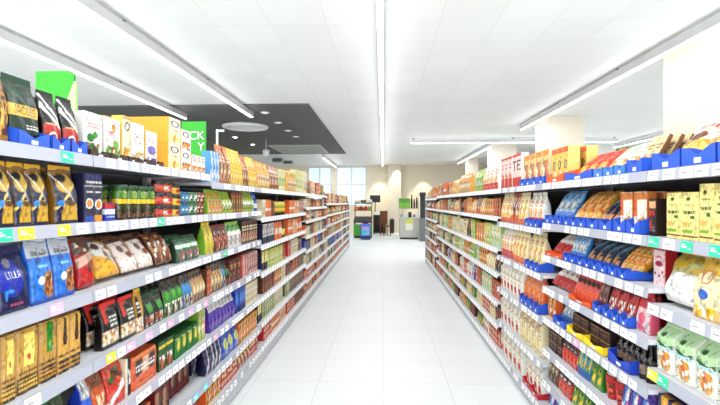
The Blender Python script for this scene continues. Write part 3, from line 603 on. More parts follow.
run('L', 1, 199, 208, 2, 'pink_tin', .078, .06, stack=2)
run('L', 1, 209, 223, 4, 'mix_bag', .17, .08)
run('L', 1, 223, 232, 3, 'lime_bag', .16, .08)
run('L', 1, 232, 243, 5, 'brownyellow', .18, .08)
run('L', 1, 243, 254, 5, 'lime_bag', .18, .08)
run('L', 1, 254.5, 260.5, 3, 'blue_bottle', .19, .07)
run('L', 1, 263, 266, 2, 'cream_pk', .19, .08)
run('L', 1, 266, 271, 3, 'orange_pack', .19, .08)
run('L', 1, 271, 275, 2, 'brownred_pk', .18, .08)
run('L', 1, 275, 290, 9, 'yellowgreen_jar', .17, .08)
run('L', 1, 290, 295, 4, 'orange_pack', .19, .08)
run('L', 1, 295, 299, 3, 'pinkorange', .19, .08)
run('L', 1, 299, 306, 7, 'pinkcream_box', .18, .08)

run('L', 2, -72, 0, 3, 'lilla', .22, .09)
run('L', 2, 0, 32, 1, 'lilla', .215, .09, back=1)
run('L', 2, 33, 77, 2, 'blue_muesli', .235, .075, back=1)
run('L', 2, 80, 103, 1, 'red_pillow', .21, .07, lean=.2, back=1)
run('L', 2, 106, 129, 1, 'yellow_pillow', .2, .09, lean=.6, back=1)
run('L', 2, 130, 161, 2, 'white_pillow', .2, .08, lean=.6, back=1)
run('L', 2, 162, 178, 2, 'brown_pillow', .19, .07, lean=.5, back=1)
run('L', 2, 178, 200, 3, 'green_pillow', .15, .08, back=1)
run('L', 2, 201, 214, 2, 'yellow_tall', .22, .08)
run('L', 2, 215, 229, 3, 'maroon_bag', .19, .08)
run('L', 2, 229.5, 242, 3, 'whitegreen_bag', .2, .08)
run('L', 2, 242, 261, 7, 'darkbrown_box', .21, .08)
run('L', 2, 263, 275, 5, 'navywhite_box', .21, .08)
run('L', 2, 275, 282, 4, 'orangewhite_box', .21, .08)
run('L', 2, 282, 288, 4, 'dark_bottle', .22, .07)
run('L', 2, 288, 293, 4, 'orange_pack', .215, .08)
run('L', 2, 293, 297, 3, 'pinkorange', .21, .08)
run('L', 2, 297, 302, 5, 'orangewhite_box', .215, .08)
run('L', 2, 302, 306.5, 4, 'brownyellow', .2, .08)

run('L', 3, -72, 18, 5, 'gold_cream', .23, .085, back=1)
run('L', 3, 18, 42, 1, 'gold_cream', .23, .085, back=1)
run('L', 3, 42, 60, 1, 'gold_green', .23, .085, back=1)
run('L', 3, 60, 92, 2, 'gold_brown', .225, .085, back=1)
run('L', 3, 104, 137, 2, 'cereal_red', .2, .05, back=1)
run('L', 3, 137.3, 144, 1, 'gold_flake', .215, .05)
run('L', 3, 145, 165, 2, 'green_dark', .17, .06, back=1)
run('L', 3, 166, 184, 3, 'green_brown', .2, .08, back=1)
run('L', 3, 184, 193, 2, 'blue_brown', .2, .08, back=1)
run('L', 3, 193, 207, 4, 'cream_brown', .2, .08, back=1)
run('L', 3, 207, 212, 2, 'orangebrown_pk', .19, .08)
run('L', 3, 212, 223, 4, 'cream_brown', .2, .08)
run('L', 3, 223, 226, 1, 'blue_brown', .2, .08)
run('L', 3, 226, 230, 2, 'green_dark', .19, .08)
run('L', 3, 230, 241, 3, 'maroon_box', .2, .08)
run('L', 3, 241.5, 248, 3, 'redline_box', .2, .08)
run('L', 3, 248, 261, 5, 'pinkcream_box', .2, .08)
run('L', 3, 262.5, 268, 2, 'navyyellow', .2, .08)
run('L', 3, 268, 283, 8, 'yelgreen_pk', .2, .08)
run('L', 3, 283, 288, 4, 'orangebrown_pk', .2, .08)
run('L', 3, 288, 292, 3, 'redline_box', .19, .08)
run('L', 3, 292, 298, 5, 'cream_pk', .2, .08)
run('L', 3, 298, 302, 4, 'dark_pk', .2, .08)
run('L', 3, 302, 306.5, 4, 'orangewhite_box', .18, .08)

run('L', 4, -60, 72, 8, 'greenpod', .19, .08)
run('L', 4, 76, 94, 1, 'silver_bag', .2, .08)
run('L', 4, 95, 108, 1, 'orange_bag', .2, .08)
run('L', 4, 108, 126, 1, 'redorange_bag', .2, .08)
run('L', 4, 127, 132, 1, 'brown_tall', .19, .1)
run('L', 4, 132.5, 158, 1, 'orange_bundle', .175, .1, back=1)
run('L', 4, 159, 174, 2, 'greenbrown_box', .17, .1, back=1)
run('L', 4, 175, 199, 4, 'green_yellow_box', .15, .1, back=1)
run('L', 4, 199.5, 210, 3, 'lime_tall', .21, .08)
run('L', 4, 210.5, 222, 3, 'purple_pouch', .22, .07)
run('L', 4, 222, 235, 4, 'purple_pouch', .2, .07)
run('L', 4, 236, 246, 3, 'blue_box2', .22, .08)
run('L', 4, 246, 261.5, 7, 'cream_pk', .2, .08)
run('L', 4, 263, 275, 6, 'brownred_pk', .19, .08)
run('L', 4, 275, 282, 5, 'yellow_mix', .19, .08)
run('L', 4, 282, 287, 4, 'cream_pk', .18, .08)
run('L', 4, 287, 292, 4, 'maroon_bag', .19, .08)
run('L', 4, 292, 298, 5, 'orangebrown_pk', .19, .08)
run('L', 4, 298, 306, 7, 'dark_pk', .18, .08)

run('L', 5, 60, 152, 7, 'orangebrown_pk', .17, .08)
run('L', 5, 156, 170, 2, 'redbrown_tall', .23, .08)
run('L', 5, 171, 190, 3, 'redbrown_tall', .23, .08, xoff=.12)
run('L', 5, 198, 223, 4, 'navy_choc', .19, .07, back=1)
run('L', 5, 223.5, 239, 3, 'blue_yellow', .2, .07, back=1)
run('L', 5, 239, 257, 6, 'yellow_mix', .18, .07)
run('L', 5, 257.5, 262, 2, 'navyyellow', .2, .08)
run('L', 5, 263, 275, 6, 'olive_pk', .19, .07)
run('L', 5, 275, 283, 5, 'cream_pk', .18, .07)
run('L', 5, 283, 290, 5, 'olive_pk', .2, .07)
run('L', 5, 290, 306, 14, 'dark_pk', .19, .07)

run('L', 6, 130, 200, 5, 'mixed_bag', .15, .08)
run('L', 6, 201, 221, 3, 'yellow_mix', .15, .08)
run('L', 6, 222, 238, 3, 'red_box', .15, .08)
run('L', 6, 238, 250, 4, 'mixed_bag', .16, .08)
run('L', 6, 250, 262, 5, 'red_box', .16, .08)
run('L', 6, 264, 272, 4, 'red_box', .17, .08)
run('L', 6, 272, 280, 5, 'orange_pack', .16, .08)
run('L', 6, 280, 287, 5, 'pinkorange', .17, .08)
run('L', 6, 287, 295, 6, 'red_box', .17, .08)
run('L', 6, 295, 306, 9, 'brownred_pk', .16, .08)

# ---- right shelves
run('R', 0, 770, 651, 3, 'pasta_clear', .36, .07, lean=.8, tray=TB, ntray=3, th=.08)
run('R', 0, 648, 631, 2, 'crispbread', .19, .022, lean=.5, tray=TB, th=.07, back=5)
run('R', 0, 630, 597, 3, 'pale_bag', .22, .06, lean=.85, tray=(60, 120, 200), ntray=3, th=.055, back=1)
run('R', 0, 596, 568, 3, 'red_pasta', .23, .06, lean=.9, tray=TB, ntray=1, th=.055, back=1)
run('R', 0, 567, 549.5, 3, 'yellow_box_r', .24, .08, tray=(232, 90, 30), ntray=1, th=.06, back=1)
run('R', 0, 549, 522, 5, 'yellow_box_b', .26, .08, tray=TB, ntray=4, th=.06)
run('R', 0, 521, 516.3, 1, 'tie_e', .31, .07, jit=0)
run('R', 0, 516, 511.6, 1, 'tie_t', .31, .07, jit=0)
run('R', 0, 511.3, 498, 3, 'tie', .31, .09)
run('R', 0, 497, 482, 4, 'whitered_bag', .29, .09)
run('R', 0, 482, 470, 5, 'lime_bag', .28, .09)
run('R', 0, 470, 455, 8, 'amber_bag', .29, .09)

run('R', 1, 800, 713, 4, 'pale_carton', .2, .07)
run('R', 1, 712, 697, 1, 'pale_carton', .225, .07, back=1)
run('R', 1, 696, 664, 2, 'pale_carton', .195, .07, back=2)
run('R', 1, 663, 648, 1, 'blackred_box', .17, .06, back=1)
run('R', 1, 645, 617, 2, 'orangewhite_lean', .2, .05, tray=TB, ntray=2, th=.065, back=2)
run('R', 1, 616, 590, 3, 'dark_lean', .25, .06, lean=.8, tray=TB, ntray=2, th=.06)
run('R', 1, 589, 566, 3, 'yellow_lean', .24, .07, lean=.7, tray=TB, ntray=3, th=.06, back=1)
run('R', 1, 565, 545, 3, 'silver_lean', .27, .06, lean=.5, tray=TB, ntray=3, th=.06)
run('R', 1, 541, 527, 3, 'whitered_bag', .26, .08, tray=TB, ntray=3, th=.06)
run('R', 1, 526, 518, 2, 'yelwhite_r', .27, .08)
run('R', 1, 518, 510, 2, 'redbrown_r', .27, .08)
run('R', 1, 510, 498, 4, 'yelwhite_r', .28, .08)

run('R', 2, 820, 690, 4, 'face_bag', .245, .11)
run('R', 2, 685, 652, 1, 'rice_bag', .26, .12, lean=.3, xoff=.012, back=1)
run('R', 2, 664, 652, 1, 'dots_carton', .185, .06, xoff=.09)
run('R', 2, 632, 612, 3, 'yellow_lean', .22, .06, lean=.75, tray=TB, ntray=2, th=.05)
run('R', 2, 611, 580, 5, 'dark_lean', .23, .06, lean=.7, tray=TB, ntray=4, th=.05)
run('R', 2, 579, 566, 3, 'silver_lean', .2, .06, lean=.3, tray=TB, ntray=2, th=.05)
run('R', 2, 565, 545, 3, 'redwhite_lean', .24, .06, lean=.85, tray=(232, 90, 30), ntray=2, th=.03, back=1)
run('R', 2, 541, 527, 3, 'yelwhite_r', .3, .08, tray=TB, ntray=3, th=.06)
run('R', 2, 526, 512, 4, 'yelwhite_r', .3, .08)
run('R', 2, 512, 498, 4, 'whitered_bag', .3, .08)

run('R', 3, 810, 653, 6, 'flour_bag', .2, .1, back=1)
run('R', 3, 647, 634, 1, 'pinkwhite_pk', .19, .06)
run('R', 3, 633, 606, 4, 'red_pouch', .18, .06, tray=TB, ntray=3, th=.05, back=1)
run('R', 3, 605, 596, 2, 'brownpink_bag', .19, .06, tray=TB, th=.05)
run('R', 3, 595, 572, 5, 'redorange_tub', .14, .07, tray=(232, 90, 30), ntray=1, th=.03)
run('R', 3, 571, 545, 5, 'redwhite_lean', .2, .06, lean=.8, back=1)
run('R', 3, 541, 522, 4, 'orange_tall', .28, .08, tray=TB, ntray=4, th=.07)
run('R', 3, 521, 498, 6, 'white_red_flour', .27, .08)

run('R', 4, 800, 655, 9, 'navy_tub', .18, .08)
run('R', 4, 648, 636, 2, 'dark_glass', .2, .055)
run('R', 4, 635, 612, 4, 'dark_glass', .17, .05, tray=(20, 60, 180), ntray=1, th=.06)
run('R', 4, 608, 570, 5, 'dark_stack', .06, .14, tray=(250, 214, 20), ntray=2, th=.045, stack=2)
run('R', 4, 568, 556, 3, 'silver_lean', .17, .05, lean=.4, tray=TB, th=.05)
run('R', 4, 555, 545, 2, 'yellow_mix', .17, .06)
run('R', 4, 541, 520, 4, 'yellow_flour', .28, .09)
run('R', 4, 519, 498, 5, 'white_red_flour', .27, .09)

run('R', 5, 648, 620, 3, 'purple_pk', .17, .07)
run('R', 5, 619, 601, 2, 'cup_red', .13, .12)
run('R', 5, 600, 590, 2, 'green_pouch', .17, .06)
run('R', 5, 589, 577, 3, 'green_cyan', .17, .06)
run('R', 5, 576, 562, 4, 'red_dark', .18, .06)
run('R', 5, 561, 545, 3, 'dark_stack', .07, .1, stack=2)
run('R', 5, 541, 525, 3, 'white_red_flour', .25, .1, tray=(190, 26, 36), ntray=2, th=.04)
run('R', 5, 522, 498, 5, 'white_red_flour', .27, .09)

run('R', 6, 640, 590, 6, 'cup_red', .12, .11)
run('R', 6, 589, 571, 3, 'green_pouch', .17, .07)
run('R', 6, 570, 558, 3, 'red_dark', .17, .07)
run('R', 6, 557, 545, 3, 'olive_pouch', .17, .07)
run('R', 7, 600, 546, 7, 'purple_pk', .17, .07)

# ---- farther sections: rows of packets in the colours seen there
FAR = {
 ('L', 0): ['yellow_mix', 'pinkorange', 'maroon_bag', 'cream_pk', 'yelgreen_pk', 'red_box'],
 ('L', 1): ['lime_bag', 'yellow_mix', 'brownred_pk', 'orange_pack', 'cream_pk', 'darkbrown_box'],
 ('L', 2): ['orange_pack', 'redline_box', 'cream_pk', 'navywhite_box', 'brownred_pk', 'yellow_mix'],
 ('L', 3): ['orangebrown_pk', 'dark_pk', 'cream_pk', 'olive_pk', 'maroon_bag', 'yellow_mix'],
 ('L', 4): ['brownred_pk', 'cream_pk', 'blue_box2', 'dark_pk', 'yellow_mix', 'pinkcream_box'],
 ('L', 5): ['dark_pk', 'red_box', 'cream_pk', 'navy_choc', 'olive_pk', 'pinkcream_box'],
 ('L', 6): ['red_box', 'orange_pack', 'mixed_bag', 'pinkcream_box', 'red_box'],
 ('L', 7): ['red_box', 'yellow_mix', 'mixed_bag', 'brownred_pk'],
 ('R', 0): ['amber_bag', 'yellow_bag', 'orange_pack', 'yellow_mix', 'pinkorange', 'maroon_bag'],
 ('R', 1): ['yelwhite_r', 'redbrown_r', 'darkgreen_r', 'whitered_bag', 'yellow_mix', 'orangebrown_pk', 'olive_pk'],
 ('R', 2): ['greenwhite_box', 'olive_pk', 'yellow_flour', 'darkgreen_r', 'yelgreen_pk', 'cream_pk', 'yellow_mix'],
 ('R', 3): ['yellow_flour', 'greenwhite_box', 'white_red_flour', 'yellow_mix', 'orange_pack', 'darkgreen_r', 'lime_bag'],
 ('R', 4): ['brownred_pk', 'yellow_flour', 'red_box', 'white_red_flour', 'purple_pk', 'orangebrown_pk', 'greenwhite_box'],
 ('R', 5): ['red_box', 'yellow_flour', 'brownred_pk', 'green_pouch', 'white_red_flour', 'orange_pack'],
 ('R', 6): ['green_pouch', 'red_box', 'white_red_flour', 'yellow_mix', 'mixed_bag', 'brownred_pk'],
}
fr = random.Random(5)
for side, b0 in (('L', 5), ('R', 3)):
    for b in range(b0, NBAY[side]):
        L = levels(side, b)
        for lv in range(len(L)):
            y = BAY0[side] + b * STEP + .03; yend = BAY0[side] + (b + 1) * STEP - .03
            for (o0, o1) in OCC.get((side, lv), []):
                if o0 < y + .3 and o1 > y: y = o1 + .01
            gap_h = (L[lv - 1] - L[lv] if lv else .33) - .055
            pal = FAR[(side, lv)]; last = None
            while y < yend - .12:
                n = fr.choice((2, 3, 3, 4)) ; w = fr.choice((.1, .115, .13)) if b < 8 else .15
                n = min(n, int((yend - y) / w))
                if n < 1: break
                key = fr.choice([p for p in pal if p != last]); last = key
                h = min(gap_h * fr.uniform(.78, .95), .27 if lv else .28)
                runy(side, lv, y, y + n * w, n, key, round(h, 2), .08, gap=.95, jit=.01)
                y += n * w + .004

# ---- labels that single each product out
seen = {}
grp = {}
for r in RECS:
    o, look, nth, n, side, lvl, b, ex = r
    if nth is None: continue
    key = (look, side, lvl, b)
    seen.setdefault(key, []).append(r)
nbays = {}
for (look, side, lvl, b) in seen: nbays.setdefault((look, side, lvl), set()).add(b)
BAYN = ['nearest', 'second', 'third', 'fourth', 'fifth', 'sixth', 'seventh', 'eighth', 'ninth', 'tenth', 'eleventh', 'twelfth']
used = set()
for key, lst in seen.items():
    look, side, lvl, b = key
    ys = sorted({round(r[0].location.y, 2) for r in lst})
    cols_ = []
    for yv in ys:
        if not cols_ or yv - cols_[-1][-1] > .03: cols_.append([yv])
        else: cols_[-1].append(yv)
    for r in lst:
        o = r[0]; ci = next(i for i, c in enumerate(cols_) if c[0] - .006 <= o.location.y <= c[-1] + .006)
        nm = len(cols_)
        if nm == 1: pos = ''
        elif ci == 0: pos = 'nearest of ' + (CNT[nm - 1] if nm <= 14 else 'many')
        elif ci == nm - 1: pos = 'farthest of ' + (CNT[nm - 1] if nm <= 14 else 'many')
        else: pos = (NTH[ci] if ci < 14 else '%dth' % (ci + 1)) + ' along of ' + (CNT[nm - 1] if nm <= 14 else 'many')
        ex = {'': '', 'rear0': 'second row', 'rear1': 'third row', 'rear2': 'fourth row', 'rear3': 'fifth row', 'rear4': 'sixth row'}.get(r[7], r[7])
        bits = (pos + ' ' + ex).strip()
        lab = look + (', ' + bits if bits else '') + ', ' + ORD[lvl] + ' ' + SIDE[side] + ' shelf'
        if len(nbays[(look, side, lvl)]) > 1: lab += ', ' + BAYN[b] + ' section'
        k = lab; q = 0
        o['label'] = lab
        r.append(lab)
        o['group'] = (D_look_group := '%s on the %s %s shelf' % (plural(look), ORD[lvl], SIDE[side]))
tr = {}
for r in RECS:
    if r[2] is None: tr.setdefault((r[1], r[0]['_l'], r[0]['_b'], r[4]), []).append(r[0])
for (look, lv, b, side), lst in tr.items():
    lst.sort(key=lambda o: o.location.y)
    for i, o in enumerate(lst):
        nm = len(lst)
        pos = '' if nm == 1 else (', nearest of ' + CNT[nm - 1] if i == 0 else ', farthest of ' + CNT[nm - 1] if i == nm - 1 else ', ' + NTH[i] + ' of ' + CNT[nm - 1])
        look2 = look.replace(' cardboard display tray holding', ' tray under')
        o['label'] = look2 + pos + ', ' + ORD[lv] + ' ' + SIDE[side] + ' shelf'
        o['group'] = 'display trays on the %s %s shelf' % (ORD[lv], SIDE[side])
        del o['_l'], o['_b']

# ------------------------------------------------------------------ shelving bays
m_board = mat('shelf_enamel', (208, 210, 214), .4, noise=.05)
m_rail = mat('rail_plastic', (166, 168, 180), .35)
m_back = mat('shade_toned_back_panel', (38, 36, 40), .6, noise=.2)  # panel colour darkened to carry the deep shade under the shelves
m_plinth = mat('plinth_grey', (188, 190, 194), .45)
m_kick = mat('kick_strip', (90, 92, 98), .5)
m_upr = mat('upright_grey', (120, 122, 128), .4, metal=.3)
TAGM = {'w': mat('tag_white', (250, 250, 250), .5), 'y': mat('tag_yellow', (250, 222, 40), .5), 't': mat('tag_teal', (40, 206, 150), .5), 'p': mat('tag_pink', (246, 170, 206), .5), 'c': mat('tag_cyan', (110, 214, 230), .5), 'k': mat('tag_print', (150, 150, 156), .6)}
def rail_far_mat():
    m = bpy.data.materials.new('rail_with_tickets'); m.use_nodes = True
    nt = m.node_tree; b = nt.nodes['Principled BSDF']; b.inputs['Roughness'].default_value = .4
    tc = nt.nodes.new('ShaderNodeTexCoord'); sp = nt.nodes.new('ShaderNodeSeparateXYZ')
    nt.links.new(tc.outputs['Object'], sp.inputs[0])
    w = nt.nodes.new('ShaderNodeMath'); w.operation = 'MULTIPLY'; w.inputs[1].default_value = 1 / .11; nt.links.new(sp.outputs['X'], w.inputs[0])
    f = nt.nodes.new('ShaderNodeMath'); f.operation = 'FRACT'; nt.links.new(w.outputs[0], f.inputs[0])
    g = nt.nodes.new('ShaderNodeMath'); g.operation = 'LESS_THAN'; g.inputs[1].default_value = .62; nt.links.new(f.outputs[0], g.inputs[0])
    mx = nt.nodes.new('ShaderNodeMix'); mx.data_type = 'RGBA'
    mx.inputs[6].default_value = (*lin((200, 202, 212)), 1); mx.inputs[7].default_value = (*lin((250, 250, 250)), 1)
    nt.links.new(g.outputs[0], mx.inputs[0]); nt.links.new(mx.outputs[2], b.inputs['Base Color'])
    return m
m_railfar = rail_far_mat()
TAGS = {('L', 0): [(66, 't')], ('L', 1): [(2, 't'), (25, 'y'), (63, 'y'), (160, 't')], ('L', 2): [(55, 'p'), (225, 't'), (212, 't')], ('L', 3): [(110, 'y'), (130, 'p'), (148, 'p'), (170, 'p'), (205, 'p'), (190, 'p')],
        ('L', 4): [(215, 'p')], ('L', 5): [(195, 'c'), (205, 'c')], ('R', 1): [(655, 't'), (688, 't'), (718, 't')], ('R', 3): [(654, 'y'), (664, 't')], ('R', 4): [(577, 'p')], ('R', 6): [(590, 'c'), (600, 'c')]}
tagmesh = {}
def get_tag(c, w):
    k = (c, w)
    if k not in tagmesh:
        m = MB(); m.box(-w / 2, w / 2, -.0015, 0, -.021, .021, TAGM[c])
        m.box(-w * .38, w * .05, -.0019, -.0015, -.004, .003, TAGM['k'] if c == 'w' else TAGM['w'])
        m.box(-w * .38, -w * .1, -.0019, -.0015, .007, .011, TAGM['k'] if c == 'w' else TAGM['w'])
        m.box(w * .14, w * .4, -.0019, -.0015, -.009, -.006, TAGM['k'] if c == 'w' else TAGM['w'])
        tagmesh[k] = m.mesh('price_tag')
    return tagmesh[k]
tg = random.Random(3)
for side in 'LR':
    s = -1 if side == 'L' else 1; a = A[side]
    for b in range(NBAY[side]):
        L = levels(side, b); y0 = BAY0[side] + b * STEP; w = STEP
        top = CZ + L[0] + (.115 if side == 'L' and b == 2 else .06)
        bay = empty('shelving_bay', (s * (a + .0), y0 + w / 2, 0), math.radians(90 if side == 'L' else -90),
                    '%s white metal shelving bay along the %s side of the aisle' % (BAYN[b], SIDE[side]), 'shelving', 'shelving bays on the %s side' % SIDE[side])
        hw = w / 2
        MB().box(-hw + .001, hw - .001, .5, .52, .02, top, m_back).obj('back_panel', bay)
        MB().box(-hw + .001, hw - .001, .015, .5, 0.02, CZ + L[-1] - .022, m_plinth).box(-hw + .001, hw - .001, .03, .5, .0, .02, m_kick).obj('base_plinth', bay)
        for q in (-1, 1):
            mm = MB(); mm.box(q * (hw - .016) - .015, q * (hw - .016) + .015, .468, .498, .02, top, m_upr)
            mm.obj('upright', bay)
        if (side == 'L' and b == NBAY['L'] - 1) or (side == 'R' and b == NBAY['R'] - 1):
            q = 1 if side == 'L' else -1
            mm = MB(); mm.box(min(q * hw, q * (hw + .02)), max(q * hw, q * (hw + .02)), .0, .52, 0, top, mat('end_panel_lilac', (176, 172, 190), .5)); mm.obj('end_panel', bay)
        for li, h in enumerate(L):
            z = CZ + h
            mm = MB(); mm.box(-hw + .002, hw - .002, .004, .468, z - .022, z, m_board)
            if b < 3:
                for q in (.02, .03): mm.box(-hw + .002, hw - .002, q, q + .003, z, z + .0006, m_rail)
            sh = mm.obj('shelf', bay)
            rl = MB()
            rl.poly_x([(.004, z + .003), (-.002, z + .004), (-.007, z - .045), (-.001, z - .046), (.004, z - .02)], -hw + .003, hw - .003, m_rail if b < 3 else m_railfar)
            ro = rl.obj('price_rail', sh)
            if b < 3:
                wt = .074 if b == 0 else .064
                x = -hw + .05; spec = []
                for px, c in TAGS.get((side, li), []):
                    yy = yat(side, px)
                    lx = (yy - (y0 + hw)) * (1 if side == 'L' else -1)
                    if -hw + .04 < lx < hw - .04: spec.append((lx, c))
                for lx, c in spec:
                    link('price_tag', get_tag(c, .07), sh, (lx, -.0058, z - .021), (-.10, 0, 0))
                p_ = .45 if (b == 0 and side == 'L') else .8
                while x < hw - .05:
                    if all(abs(x - lx) > .08 for lx, c in spec) and tg.random() < p_:
                        link('price_tag', get_tag('w', wt), sh, (x, -.0058, z - .021), (-.10, 0, 0))
                    x += wt + tg.choice((.012, .02, .035))
# ------------------------------------------------------------------ room
CH = 2.1; ZC = CZ + CH
YB, YF, XL, XR = -3.0, 25.5, -11.0, 13.0
def floor_mat():
    m = bpy.data.materials.new('white_floor_tiles'); m.use_nodes = True
    nt = m.node_tree; b = nt.nodes['Principled BSDF']
    tc = nt.nodes.new('ShaderNodeTexCoord')
    br = nt.nodes.new('ShaderNodeTexBrick'); br.offset = 0; br.inputs['Scale'].default_value = 1
    br.inputs['Brick Width'].default_value = .6; br.inputs['Row Height'].default_value = .6; br.inputs['Mortar Size'].default_value = .004
    br.inputs['Color1'].default_value = (*lin((229, 232, 232)), 1); br.inputs['Color2'].default_value = (*lin((226, 229, 229)), 1); br.inputs['Mortar'].default_value = (*lin((208, 211, 212)), 1)
    nt.links.new(tc.outputs['Object'], br.inputs['Vector'])
    nt.links.new(br.outputs['Color'], b.inputs['Base Color'])
    b.inputs['Roughness'].default_value = .5; b.inputs['Specular IOR Level'].default_value = .3
    return m
def ceil_mat():
    m = bpy.data.materials.new('white_ceiling_tiles'); m.use_nodes = True
    nt = m.node_tree; b = nt.nodes['Principled BSDF']
    tc = nt.nodes.new('ShaderNodeTexCoord')
    br = nt.nodes.new('ShaderNodeTexBrick'); br.offset = 0; br.inputs['Scale'].default_value = 1
    br.inputs['Brick Width'].default_value = .66; br.inputs['Row Height'].default_value = .66; br.inputs['Mortar Size'].default_value = .006
    br.inputs['Color1'].default_value = (*lin((244, 245, 244)), 1); br.inputs['Color2'].default_value = (*lin((240, 241, 240)), 1); br.inputs['Mortar'].default_value = (*lin((230, 232, 231)), 1)
    nt.links.new(tc.outputs['Object'], br.inputs['Vector'])
    nt.links.new(br.outputs['Color'], b.inputs['Base Color'])
    b.inputs['Roughness'].default_value = .8
    return m
m_wall = mat('warm_wall_paint', (240, 228, 206), .7, noise=.04, nscale=3)
m_wallw = mat('white_wall_paint', (236, 236, 232), .7, noise=.03, nscale=3)
m_dark = mat('dark_ceiling_board', (102, 104, 100), .7, noise=.25, nscale=2)
def struct(name, mb, loc=(0, 0, 0)):
    o = mb.obj(name, None, loc); o['kind'] = 'structure'; return o
struct('floor', MB().box(XL, XR, YB, YF + 4, -.1, 0, floor_mat()))
struct('ceiling', MB().box(XL, XR, YB, YF + .2, ZC, ZC + .1, ceil_mat()))
struct('ceiling_dark_recess', MB().box(-9, -CH / 1.33, 9.45, 19.1, ZC - .03, ZC - .001, m_dark))
# far wall with two windows
def wall_far():
    m = MB(); y0, y1 = YF, YF + .25
    wins = [(-4.25, -2.95), (-2.62, -.95)]
    zb, zt = 1.5, ZC - .08
    xs = [XL] + [q for w_ in wins for q in w_] + [XR]
    for i in range(0, len(xs), 2): m.box(xs[i], xs[i + 1], y0, y1, 0, ZC, m_wall)
    for w_ in wins:
        m.box(w_[0], w_[1], y0, y1, 0, zb, m_wall); m.box(w_[0], w_[1], y0, y1, zt, ZC, m_wall)
    struct('wall_far', m)
    glass = mat('daylit_glass', (214, 232, 250), .1, emit=.8); fr_ = mat('window_frame_white', (216, 222, 230), .5)
    for i, w_ in enumerate(wins):
        f = MB(); x0, x1 = w_; t = .05
        f.box(x0, x1, y0 + .04, y0 + .1, zb, zb + t, fr_); f.box(x0, x1, y0 + .04, y0 + .1, zt - t, zt, fr_)
        n = 2
        for q in range(n + 1):
            xx = x0 + (x1 - x0 - t) * q / n; f.box(xx, xx + t, y0 + .04, y0 + .1, zb + t, zt - t, fr_)
        zm = (zb + zt) / 2 + .1
        for q in range(n):
            xx = x0 + (x1 - x0 - t) * q / n + t; xe = x0 + (x1 - x0 - t) * (q + 1) / n
            f.box(xx, xe, y0 + .04, y0 + .1, zm - .03, zm + .03, fr_)
        o = struct('window_%d' % (i + 1), f)
        g = MB().box(x0 + t, x1 - t, y0 + .12, y0 + .13, zb + t, zt - t, glass).obj('pane', o)
wall_far()
struct('wall_left', MB().box(XL - .2, XL, YB, YF, 0, ZC, m_wallw))
struct('wall_right', MB().box(XR, XR + .2, YB, YF, 0, ZC, m_wallw))
struct('wall_partition', MB().box(6.2, XR, 17, 17.2, 0, ZC, m_wallw))
m_pil = mat('beige_pillar_paint', (230, 220, 202), .6, noise=.03, nscale=4)
for nm, (x0, x1, y0, y1), lab in (('pillar', (3.97, 4.85, 5.9, 6.6), 'big square beige pillar nearest the camera beyond the right shelves'), ('pillar', (3.95, 4.85, 11.1, 11.9), 'second beige pillar beyond the right shelves'),
                              ('pillar', (3.95, 4.85, 16.6, 17.3), 'third beige pillar, farther beyond the right shelves'), ('pillar', (4.0, 4.5, 21.5, 22.1), 'slim farthest pillar beyond the right shelves')):
    o = MB().box(x0, x1, y0, y1, 0, ZC, m_pil, .01).obj(nm); o['kind'] = 'structure'; o['label'] = lab
struct('trim_1', MB().box(.3, 1.0, YF - .5, YF, 0, ZC, m_pil, .01))['label'] = 'beige wall pier at the far end of the aisle'

# ------------------------------------------------------------------ lights
m_house = mat('luminaire_aluminium', (214, 214, 216), .35, metal=.2)
m_diff = mat('luminaire_diffuser', (255, 255, 255), .5, emit=9)
m_gap = mat('dark_gap', (70, 70, 72), .6)
def linear_light(x, y0, y1, label, along='y', power=13, zl=CH - .17):
    """suspended light line"""
    ln = y1 - y0
    e = empty('linear_lamp', (x, (y0 + y1) / 2, CZ + zl) if along == 'y' else ((y0 + y1) / 2, x, CZ + zl), 0 if along == 'y' else math.pi / 2, label, 'ceiling light', 'suspended light lines')
    MB().box(-.04, .04, -ln / 2, ln / 2, .012, .13, m_house).obj('housing', e)
    MB().box(-.03, .03, -ln / 2 + .01, ln / 2 - .01, 0, .012, m_diff).obj('diffuser', e)
    k = max(2, int(ln / 2.4))
    for q in range(k + 1):
        yy = -ln / 2 + .1 + (ln - .2) * q / k
        MB().box(-.008, .008, yy - .02, yy + .02, .13, CH - zl, m_gap).obj('hanger', e)
    ld = bpy.data.lights.new('lamp_tube', 'AREA'); ld.shape = 'RECTANGLE'; ld.size = .07; ld.size_y = ln; ld.energy = power * ln; ld.color = (.96, .985, 1)
    lo = bpy.data.objects.new('lamp_tube', ld); COL.objects.link(lo); lo.parent = e; lo.location = (0, 0, -.006)
    for q in (-1, 1):       # added side fill to brighten the ceiling; the housing sides are opaque
        ls = bpy.data.lights.new('ceiling_fill', 'AREA'); ls.shape = 'RECTANGLE'; ls.size = .04; ls.size_y = ln; ls.energy = power * ln * .1; ls.color = (.97, .985, 1)
        lo = bpy.data.objects.new('ceiling_fill', ls); COL.objects.link(lo); lo.parent = e; lo.location = (q * .045, 0, .02); lo.rotation_euler = (0, -q * math.pi / 2, 0)
    return e
linear_light(-2.98, -2.5, 10.1, 'long light line above the left shelves, reaching the dark panel')
linear_light(-4.56, -2.5, 10.2, 'leftmost long light line, parallel to the one above left shelves')
linear_light(-.03, -2.5, 24.0, 'central light line running down the middle of the ceiling')
linear_light(3.68, -2.5, 12.2, 'long light line above the right shelves, passing the beige pillar')
linear_light(3.74, 15.9, 22.7, 'short far light line on the right, leading to the beige wall')
linear_light(-2.6, 19.5, 24.9, 'short far light line on the left, in front of the windows')
linear_light(14.8, .9, 7.5, 'light line crossing the ceiling sideways on the right', 'x')
linear_light(8.2, 8, 16.4, 'distant light line in the next hall, right of the pillars')
